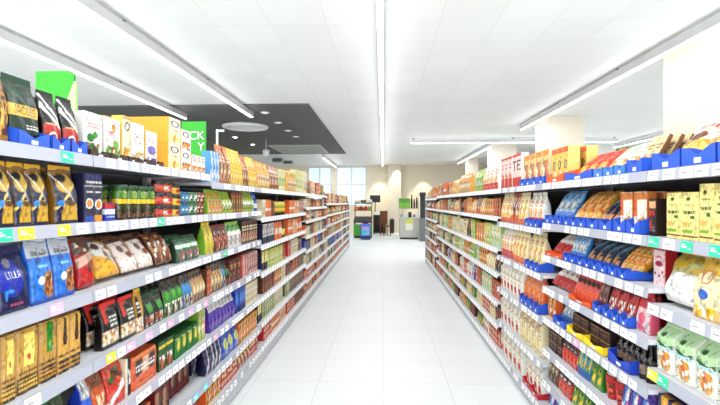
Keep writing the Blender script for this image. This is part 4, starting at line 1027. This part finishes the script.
linear_light(7.0, -2.5, 6, 'light line beyond the nearest pillar on the far right')

rim = mat('ring_white', (236, 236, 234), .4); 
e = empty('round_lamp', (-3.72, 12.0, ZC - .03), 0, 'round white ring lamp on the dark ceiling panel', 'ceiling light')
MB().lathe([(.47, -.001), (.60, -.001), (.61, -.02), (.59, -.06), (.53, -.07), (.47, -.06), (.47, -.001)], rim, 48, cap=False).obj('ring', e)
MB().lathe([(.43, -.004), (.43, -.02), (.42, -.025)], mat('ring_lamp_plate', (214, 216, 216), .5, emit=.25), 48).obj('plate', e)
MB().lathe([(.469, -.001), (.469, -.012), (.431, -.012), (.431, -.001), (.469, -.001)], m_gap, 48, cap=False).obj('gap_ring', e)
spots = [(265, 112.7), (278, 122.7), (288, 130.7), (296, 136.7), (235, 137.3), (252.7, 144.5)]
names = ['dim downlight just right of the light line end', 'second dim downlight in the row on the dark panel', 'third dim downlight in the row on the dark panel', 'farthest dim downlight in the row on dark panel', 'bright downlight below the round ring lamp', 'bright downlight beside the pale ceiling vent']
def ray(px, py, h):
    """point on the horizontal plane h above the eye seen at a pixel"""
    xc = (px - 360) / F; zc = (202.5 - py) / F; t = h / zc
    return ((xc * math.cos(TH) - math.sin(TH)) * t, (math.cos(TH) + xc * math.sin(TH)) * t)
for i, (px, py) in enumerate(spots):
    X, Y = ray(px, py, CH - .04)
    e = empty('downlight', (X, Y, ZC - .03), 0, names[i], 'downlight', 'downlights in the dark panel')
    MB().lathe([(.065, -.001), (.10, -.001), (.105, -.012), (.09, -.02), (.065, -.018), (.065, -.001)], rim, 24, cap=False).obj('bezel', e)
    MB().lathe([(.058, -.001), (.058, -.014), (.03, -.02)], mat('downlight_on' if i > 3 else 'downlight_dim', (255, 255, 250), .5, emit=30 if i > 3 else .6), 20).obj('lens', e)
# pale vent
X0, Y0 = ray(272, 143, CH - .04); 
e = empty('ceiling_vent', (-3.2, 17.3, ZC - .03), 0, 'pale rectangular air vent in the dark ceiling panel', 'vent')
MB().box(-.95, .95, -1.3, 1.3, -.03, -.001, mat('vent_grey', (196, 200, 190), .6)).obj('vent_frame', e)
g = MB()
for q in range(12): g.box(-.86, .86, -1.2 + q * .205, -1.1 + q * .205, -.045, -.031, mat('vent_slat_grey', (176, 180, 172), .6))
g.obj('grille', e)
# hanging grey speakers and a white pendant beyond the left shelves
for px, py, yy, nm, lab in ((278, 160, 20.5, 'hanging_speaker', 'grey box speaker hanging beyond left shelves, nearer one'), (288, 162, 22.5, 'hanging_speaker', 'grey box speaker hanging beyond left shelves, farther one')):
    xc = (px - 360) / F; t = yy / (math.cos(TH) + xc * math.sin(TH)); X = (xc * math.cos(TH) - math.sin(TH)) * t; Z = CZ + (202.5 - py) / F * t
    e = empty(nm, (X, yy, Z), 0, lab, 'speaker')
    MB().box(-.24, .24, -.16, .16, -.1, .08, mat('speaker_grey', (140, 154, 150), .5), .02).obj('cabinet', e)
    MB().box(-.2, .2, -.172, -.16, -.07, .05, mat('speaker_mesh', (80, 90, 92), .7)).obj('grille', e)
    MB().box(-.015, .015, -.015, .015, .08, ZC - Z, mat('rod_grey', (170, 170, 170), .4)).obj('rod', e)
px, py, yy = 266, 153, 14.5
xc = (px - 360) / F; t = yy / (math.cos(TH) + xc * math.sin(TH)); X = (xc * math.cos(TH) - math.sin(TH)) * t; Z = CZ + (202.5 - py) / F * t
e = empty('pendant_camera', (X, yy, Z), 0, 'small white dome camera hanging from the dark panel', 'camera')
MB().lathe([(.02, -.12), (.09, -.09), (.11, 0), (.11, .09), (.03, .11), (.012, .12)], rim, 24).obj('dome', e)
MB().lathe([(.012, .12), (.012, ZC - .031 - Z)], rim, 12).obj('rod', e)

# green hanging aisle signs
m_sg = mat('sign_green', (30, 158, 12), .5); m_sg2 = mat('sign_lime', (168, 220, 130), .5); m_wt = mat('sign_white', (250, 250, 250), .5)
def text_mesh(txt, size, m, name):
    cu = bpy.data.curves.new(name, 'FONT'); cu.body = txt; cu.size = size; cu.extrude = .0015; cu.align_x = 'RIGHT'; cu.space_line = .95
    o = bpy.data.objects.new(name, cu); COL.objects.link(o)
    bpy.context.view_layer.update()
    me = bpy.data.meshes.new_from_object(o.evaluated_get(bpy.context.evaluated_depsgraph_get()))
    bpy.data.objects.remove(o); me.name = name
    me.materials.clear(); me.materials.append(m)
    return me
def aisle_sign(x, y, zt, w, h, label, txt=None, two=False):
    e = empty('aisle_sign', (x, y, 0), 0, label, 'sign', 'green aisle signs beyond the left shelves')
    def flat(pts, m, nm):
        k = MB(); n = len(pts)
        k.v = [(px * w - w / 2, -.012, zt + pz * h) for px, pz in pts] + [(px * w - w / 2, .012, zt + pz * h) for px, pz in pts]
        k._m(m)
        k.f = [list(range(n)), list(range(2 * n - 1, n - 1, -1))] + [[i, i + n, (i + 1) % n + n, (i + 1) % n] for i in range(n)]
        k.f = [f[::-1] for f in k.f]
        k.mi = [0] * len(k.f); k.sm = [False] * len(k.f)
        return k.obj(nm, e)
    if two:
        flat([(0, 0), (.9, 0), (.98, -.04), (.98, -.1), (.8, -.28), (.7, -.45), (.66, -1), (0, -1)], m_sg, 'front_panel')
        flat([(.99, -.1), (1.04, -.14), (1.04, -1), (.67, -1), (.71, -.45), (.81, -.28)], m_sg2, 'pale_corner')
    else:
        flat([(0, 0), (1, 0), (1, -1), (0, -1)], m_sg, 'front_panel')
    for q in (-.3, .3): MB().box(w * q - .012, w * q + .012, -.011, .011, 0, zt - h, m_house).obj('pole', e)
    MB().box(-w / 2, w / 2, -.14, .14, 0, .015, m_house).obj('base_plate', e)
    if txt:
        me = text_mesh(txt, .17, m_wt, 'lettering')
        link('lettering', me, e, (w / 2 - .02, -.0145, zt - .26), (math.pi / 2, 0, 0))
aisle_sign(-2.80, 3.72, CZ + (202.3 - 71) / F * 3.85, .345, .85, 'nearer green aisle sign standing behind the coffee bags', None, True)
aisle_sign(-2.74, 6.4, CZ + (202.3 - 121) / F * 6.5, .36, .95, 'farther green aisle sign with white letters behind the cartons', 'CK\nY')
# slim white gondola-top post
e = empty('sign_post', (-2.36, 6.3, 0), 0, 'thin white post with short arm beside farther green sign', 'post')
MB().box(-.012, .012, -.012, .012, 0, 2.72, rim).obj('post', e); MB().box(.012, .1, -.012, .012, 2.69, 2.715, rim).obj('arm', e)
MB().box(-.1, .1, -.1, .1, 0, .012, rim).obj('base_plate', e)

# leafy green picture on the partition
def leaf_mat():
    m = bpy.data.materials.new('leafy_print'); m.use_nodes = True
    nt = m.node_tree; b = nt.nodes['Principled BSDF']
    tc = nt.nodes.new('ShaderNodeTexCoord'); v = nt.nodes.new('ShaderNodeTexVoronoi'); v.inputs['Scale'].default_value = 6
    r = nt.nodes.new('ShaderNodeValToRGB')
    r.color_ramp.elements[0].color = (*lin((20, 80, 30)), 1); r.color_ramp.elements[1].color = (*lin((190, 210, 120)), 1); r.color_ramp.elements[1].position = .8
    nt.links.new(tc.outputs['Object'], v.inputs['Vector']); nt.links.new(v.outputs['Distance'], r.inputs[0]); nt.links.new(r.outputs[0], b.inputs['Base Color'])
    return m
o = MB().box(8.55, 9.8, 16.96, 16.998, 3.55, 3.72 + .0, leaf_mat()).box(8.5, 9.85, 16.97, 16.999, 3.52, 3.55, rim).obj('wall_picture'); tag(o, 'long leafy green picture high on the white far right wall', 'picture')

# ------------------------------------------------------------------ far end of the aisle
def X_at(px, y):
    xc = (px - 360) / F; return (xc * math.cos(TH) - math.sin(TH)) / (math.cos(TH) + xc * math.sin(TH)) * y
def Z_at(py, y): return CZ + (202.5 - py) / F * y
m_blk = mat('black_plastic', (30, 30, 32), .5); m_grn = mat('green_plastic', (70, 160, 50), .5); m_wood = mat('brown_wood', (120, 74, 44), .6, noise=.3)
m_steel = mat('brushed_steel', (176, 176, 166), .35, metal=.5)
# produce stand
y = 21.2
x0, x1 = X_at(353.5, y), X_at(372, y)
e = empty('produce_stand', ((x0 + x1) / 2, y + .4, 0), 0, 'green produce stand at far end beside the left shelves', 'stand')
w = x1 - x0
MB().box(-w / 2, w / 2, -.4, .4, .1, .62, m_grn, .01).obj('lower_cabinet', e)
MB().box(-w / 2 + .02, w / 2 - .02, -.37, .37, 0, .1, m_blk).obj('plinth', e)
MB().poly_x([(-.4, .72), (.4, .95), (.4, 1.0), (-.4, .78)], -w / 2, w / 2, m_blk).obj('sloping_tray', e)
for q in (-1, 1): MB().box(q * (w / 2 - .03) - .02, q * (w / 2 - .03) + .02, -.36, -.32, .62, .745, m_wood).box(q * (w / 2 - .03) - .02, q * (w / 2 - .03) + .02, .34, .38, .62, 1.618, m_wood).obj('post', e)
MB().box(-w / 2, w / 2, .0, .4, 1.28, 1.31, m_wood).obj('upper_shelf', e)
MB().box(-w / 2, w / 2, .1, .4, 1.62, 1.66, m_blk).obj('top_shelf', e)
pr = random.Random(2)
cols = [((216, 110, 30), 'orange'), ((120, 70, 40), 'brown'), ((180, 40, 40), 'red'), ((120, 150, 60), 'green')]
for i in range(4):
    c, cn = cols[i]
    xx = (x0 + x1) / 2 - w / 2 + w * (i + .5) / 4
    mm = MB(); mt = mat('crate_' + cn, c, .6, noise=.3, nscale=9); hw = w / 8 - .008
    mm.box(-hw, hw, -.15, .15, 0, .012, mt)
    for sx in (-1, 1): mm.box(min(sx * hw, sx * (hw - .01)), max(sx * hw, sx * (hw - .01)), -.15, .15, .012, .14, mt)
    for sy in (-1, 1): mm.box(-hw + .01, hw - .01, min(sy * .15, sy * .14), max(sy * .15, sy * .14), .012, .14, mt)
    for q in range(8): mm.lathe([(.001, -.045), (.04, -.02), (.045, 0), (.035, .03), (.001, .045)], mt, 10, (pr.uniform(-hw + .05, hw - .05), pr.uniform(-.09, .09), .1 + pr.uniform(0, .05)))
    o = mm.obj('produce_crate', None, (xx, y + .54, 1.312)); tag(o, '%s crate of produce on the shelf of the far green stand' % cn, 'crate', 'crates on the produce stand')
for i in range(3):
    xx = (x0 + x1) / 2 - w / 2 + w * (i + .5) / 3
    lb = ['left', 'middle', 'right'][i]
    mm = MB(); mt = [mat('bunch_cream', (220, 214, 180), .6), mat('bunch_olive', (130, 120, 60), .6, noise=.4), mat('bunch_pale', (200, 206, 210), .6)][i]
    mm.box(-w / 6 + .01, w / 6 - .01, -.12, .12, 0, .16, mt, .03)
    o = mm.obj('produce_basket', None, (xx, y + .65, 1.661)); tag(o, '%s basket on top of the far green produce stand' % ['pale cream', 'olive green', 'pale grey'][i], 'basket', 'baskets on the produce stand')
# blue wheeled basket
y = 20.2; x0, x1 = X_at(360.5, y), X_at(370.5, y); w = x1 - x0
e = empty('shopping_trolley_bin', ((x0 + x1) / 2, y + .2, 0), 0, 'blue promotional bin with pink print, standing before green stand', 'bin')
def blotch_mat():  # cyan and pink blotches printed on the bin
    m = bpy.data.materials.new('bin_print'); m.use_nodes = True; nt = m.node_tree; b = nt.nodes['Principled BSDF']
    tc = nt.nodes.new('ShaderNodeTexCoord'); n = nt.nodes.new('ShaderNodeTexNoise'); n.inputs['Scale'].default_value = 3.5
    r = nt.nodes.new('ShaderNodeValToRGB'); r.color_ramp.elements[0].color = (*lin((60, 190, 230)), 1); r.color_ramp.elements[0].position = .38
    r.color_ramp.elements[1].color = (*lin((244, 120, 200)), 1); r.color_ramp.elements[1].position = .62
    nt.links.new(tc.outputs['Object'], n.inputs['Vector']); nt.links.new(n.outputs['Fac'], r.inputs[0]); nt.links.new(r.outputs[0], b.inputs['Base Color'])
    return m
m_nav = mat('bin_navy', (24, 40, 120), .4)
MB().box(-w / 2, w / 2, -.18, .18, .03, .16, m_nav, .02).obj('base', e)
MB().box(-w / 2 + .01, w / 2 - .01, -.17, .17, .16, .72, mat('bin_blue', (84, 110, 220), .4), .03).obj('body', e)
MB().box(-w / 2 + .05, w / 2 - .05, -.176, -.17, .2, .6, blotch_mat()).obj('printed_panel', e)
MB().box(-w / 2 + .08, w / 2 - .08, -.1, .1, .72, .86, mat('bin_maroon', (70, 30, 60), .5), .03).obj('contents_lid', e)
for q in (-1, 1): MB().lathe([(.03, 0), (.03, .03)], m_blk, 12, (q * (w / 2 - .06), 0, 0)).obj('castor', e)
# desk with monitor
y = 23.8; x0, x1 = X_at(373, y), X_at(386, y); w = x1 - x0
e = empty('checkout_desk', ((x0 + x1) / 2, y + .35, 0), 0, 'dark desk standing at far end of the aisle before windows', 'desk')
MB().box(-w / 2, w / 2, -.35, .35, 1.02, 1.07, mat('desk_white', (226, 222, 214), .5)).obj('desktop', e)
MB().box(-w / 2, w / 2, .25, .3, .02, 1.02, m_blk).obj('modesty_panel', e)
for q in (-1, 1): MB().box(q * (w / 2 - .03) - .02, q * (w / 2 - .03) + .02, -.33, .25, 0, 1.02, m_blk).obj('side_panel', e)
MB().box(-w / 2 + .07, w / 2 - .07, -.1, .22, .5, .95, mat('drawer_brown', (60, 44, 38), .6)).obj('drawer', e)
e = empty('monitor', (X_at(375, y), y + .45, 1.071), 0, 'black computer monitor on the far desk', 'monitor')
MB().box(-.12, .12, -.08, .08, 0, .015, m_blk).obj('stand_base', e); MB().box(-.025, .025, .01, .04, .015, .7, m_blk).obj('stand_neck', e)
MB().box(-.28, .28, -.015, .015, .62, 1.0, m_blk, .006).obj('screen', e)
for i in range(3):
    o = MB().box(-.09, .09, -.09, .09, 0, .1 + .05 * i, mat('paper_white', (240, 240, 236), .6), .004).obj('paper_stack', None, (X_at(376, y) + .2 * i, y + .12, 1.0715))
    tag(o, '%s pile of white papers on the far desk' % ['lowest', 'taller', 'tallest'][i], 'papers', 'papers on the far desk')
e = empty('office_chair', (X_at(385.5, 23), 22.9, 0), .5, 'dark tall backed chair beside the far desk', 'chair')
MB().box(-.22, .22, -.2, .2, .46, .52, m_wood, .01).obj('seat', e); MB().box(-.22, .22, .17, .21, .56, 1.25, m_wood, .01).obj('backrest', e)
for q in ((-1, -1), (1, -1), (-1, 1), (1, 1)): MB().box(q[0] * .19 - .018, q[0] * .19 + .018, q[1] * .175 - .018, q[1] * .175 + .018, 0, .46 if q[1] < 0 else 1.2, m_wood).obj('leg', e)
e = empty('waste_bin', (X_at(392, 24.6), 24.7, 0), 0, 'tall narrow black bin against the far beige pier', 'bin')
MB().lathe([(.10, 0), (.12, .02), (.13, .68), (.12, .7)], m_blk, 20).obj('body', e); MB().lathe([(.135, .69), (.135, .73), (.04, .8)], m_blk, 20).obj('lid', e)
# steel cabinet + its goods
y = 20.6; x0, x1 = X_at(399, y), X_at(420, y); w = x1 - x0
e = empty('steel_counter', ((x0 + x1) / 2, y + .35, 0), 0, 'grey steel counter at far end beside right shelves', 'counter')
MB().box(-w / 2 + .03, w / 2 - .03, -.32, .35, .08, .95, m_steel, .01).obj('cabinet_body', e)
MB().box(-w / 2, w / 2, -.35, .35, .95, 1.0, mat('counter_top', (206, 206, 204), .4)).obj('countertop', e)
MB().box(-w / 2 + .06, w / 2 - .06, -.28, .3, 0, .08, m_blk).obj('plinth', e)
MB().box(-w / 2, w / 2, .05, .35, 1.38, 1.41, m_steel).obj('upper_shelf', e)
for q in (-1, 1): MB().box(q * (w / 2 - .02) - .015, q * (w / 2 - .02) + .015, .3, .33, 1.0, 1.9, m_steel).obj('post', e)
MB().box(-w / 2 + .3, -w / 2 + .62, -.326, -.32, .42, .95 - .02, mat('poster_white', (240, 240, 224), .6)).box(-w / 2 + .3, -w / 2 + .62, -.329, -.326, .72, .92, mat('poster_yellow', (226, 226, 90), .6)).obj('notice', e)
for i in range(3):
    mm = MB(); mm.box(-.085, .085, -.1, .1, 0, .24, mat('greens_lime', (140, 210, 80), .6, noise=.4, nscale=14), .008)
    o = mm.obj('green_carton', None, (x0 + .1 + i * .175, y + .48, 1.77)); 
    o.location.z = 1.411
    o.scale = (1, 1, 1); tag(o, ['left', 'middle', 'right'][i].replace('left', 'leftmost').replace('right', 'rightmost') + ' green carton on upper shelf of steel counter', 'carton', 'green cartons at the far counter')
for i in range(3):
    mm = MB(); mm.box(-.085, .085, -.1, .1, 0, .22, mat('greens_leaf', (100, 180, 60), .6, noise=.4, nscale=14), .008)
    o = mm.obj('green_carton', None, (x0 + .1 + i * .175, y + .48, 1.655)); tag(o, ['leftmost', 'middle', 'rightmost'][i] + ' stacked upper green carton at the steel counter', 'carton', 'green cartons at the far counter')
for i, (px, hh) in enumerate(((412.4, .62), (415, .42), (417.6, .5))):
    o = MB().lathe([(.035, 0), (.045, .01), (.045, hh * .6), (.03, hh * .8), (.03, hh), (.02, hh + .01)], mat('dark_bottle_glass', (24, 34, 36), .2), 16).obj('dark_bottle', None, (X_at(px, y), y + .5, 1.411)); tag(o, ['tall', 'short', 'medium'][i] + ' dark bottle on upper shelf of steel counter', 'bottle', 'dark bottles at the far counter')
for i in range(5):
    o = MB().box(-.07, .07, -.08, .08, 0, .14 + .05 * (i % 3), [mat('jar_grey', (150, 150, 156), .4), mat('jar_white', (226, 226, 226), .4), m_blk][i % 3], .01).obj('counter_box', None, (x0 + .12 + i * .19, y + .1, 1.001)); tag(o, ['first small grey', 'second white', 'third black', 'fourth grey', 'fifth white'][i] + ' box on the worktop of far steel counter', 'box', 'boxes on the far counter')
e = empty('coffee_dispenser', (X_at(423, 19.5), 19.7, 0), 0, 'tall black dispenser column left of the right shelves end', 'dispenser')
MB().box(-.13, .13, -.15, .15, 0, 1.0, mat('disp_grey', (110, 116, 116), .5), .01).obj('base_cabinet', e)
MB().box(-.1, .1, -.13, .13, 1.0, 1.95, m_blk, .02).obj('column', e); MB().box(-.13, .13, -.15, .15, 1.95, 2.12, m_blk, .02).obj('hood', e)

# warm downlights washing the far wall
for i, px in enumerate((380, 397, 424)):
    X = X_at(px, 25.1)
    e = empty('wall_washer', (X, 24.75, ZC), 0, ['left', 'middle', 'right'][i] + ' warm downlight washing the far beige wall', 'downlight', 'warm downlights at the far wall')
    MB().lathe([(.05, -.001), (.07, -.001), (.07, -.03), (.05, -.03), (.05, -.001)], rim, 20, cap=False).obj('bezel', e)
    ld = bpy.data.lights.new('lamp_spot', 'SPOT'); ld.energy = 260; ld.spot_size = math.radians(60); ld.spot_blend = .5; ld.color = (1, .86, .64); ld.shadow_soft_size = .04
    lo = bpy.data.objects.new('lamp_spot', ld); COL.objects.link(lo); lo.parent = e; lo.location = (0, 0, -.05); lo.rotation_euler = (math.radians(12), 0, 0)

# ------------------------------------------------------------------ world, camera, view
wd = bpy.data.worlds.new('ambient_fill'); sc.world = wd; wd.use_nodes = True  # added ambient fill entering the open back end, lifts the ceiling
bg = wd.node_tree.nodes['Background']; bg.inputs[0].default_value = (.93, .97, 1, 1); bg.inputs[1].default_value = 5.8
cd = bpy.data.cameras.new('camera'); cd.lens = 36 * F / 720; cd.sensor_width = 36; cd.clip_end = 100
cam = bpy.data.objects.new('camera', cd); COL.objects.link(cam)
cam.location = (0, 0, CZ); cam.rotation_euler = (math.pi / 2, 0, TH)
sc.camera = cam
sc.view_settings.view_transform = 'Standard'; sc.view_settings.look = 'None'; sc.view_settings.gamma = 1; sc.view_settings.use_curve_mapping = False
sc.view_settings.exposure = -0.5
sc.cycles.use_denoising = True
sc.cycles.max_bounces = 8
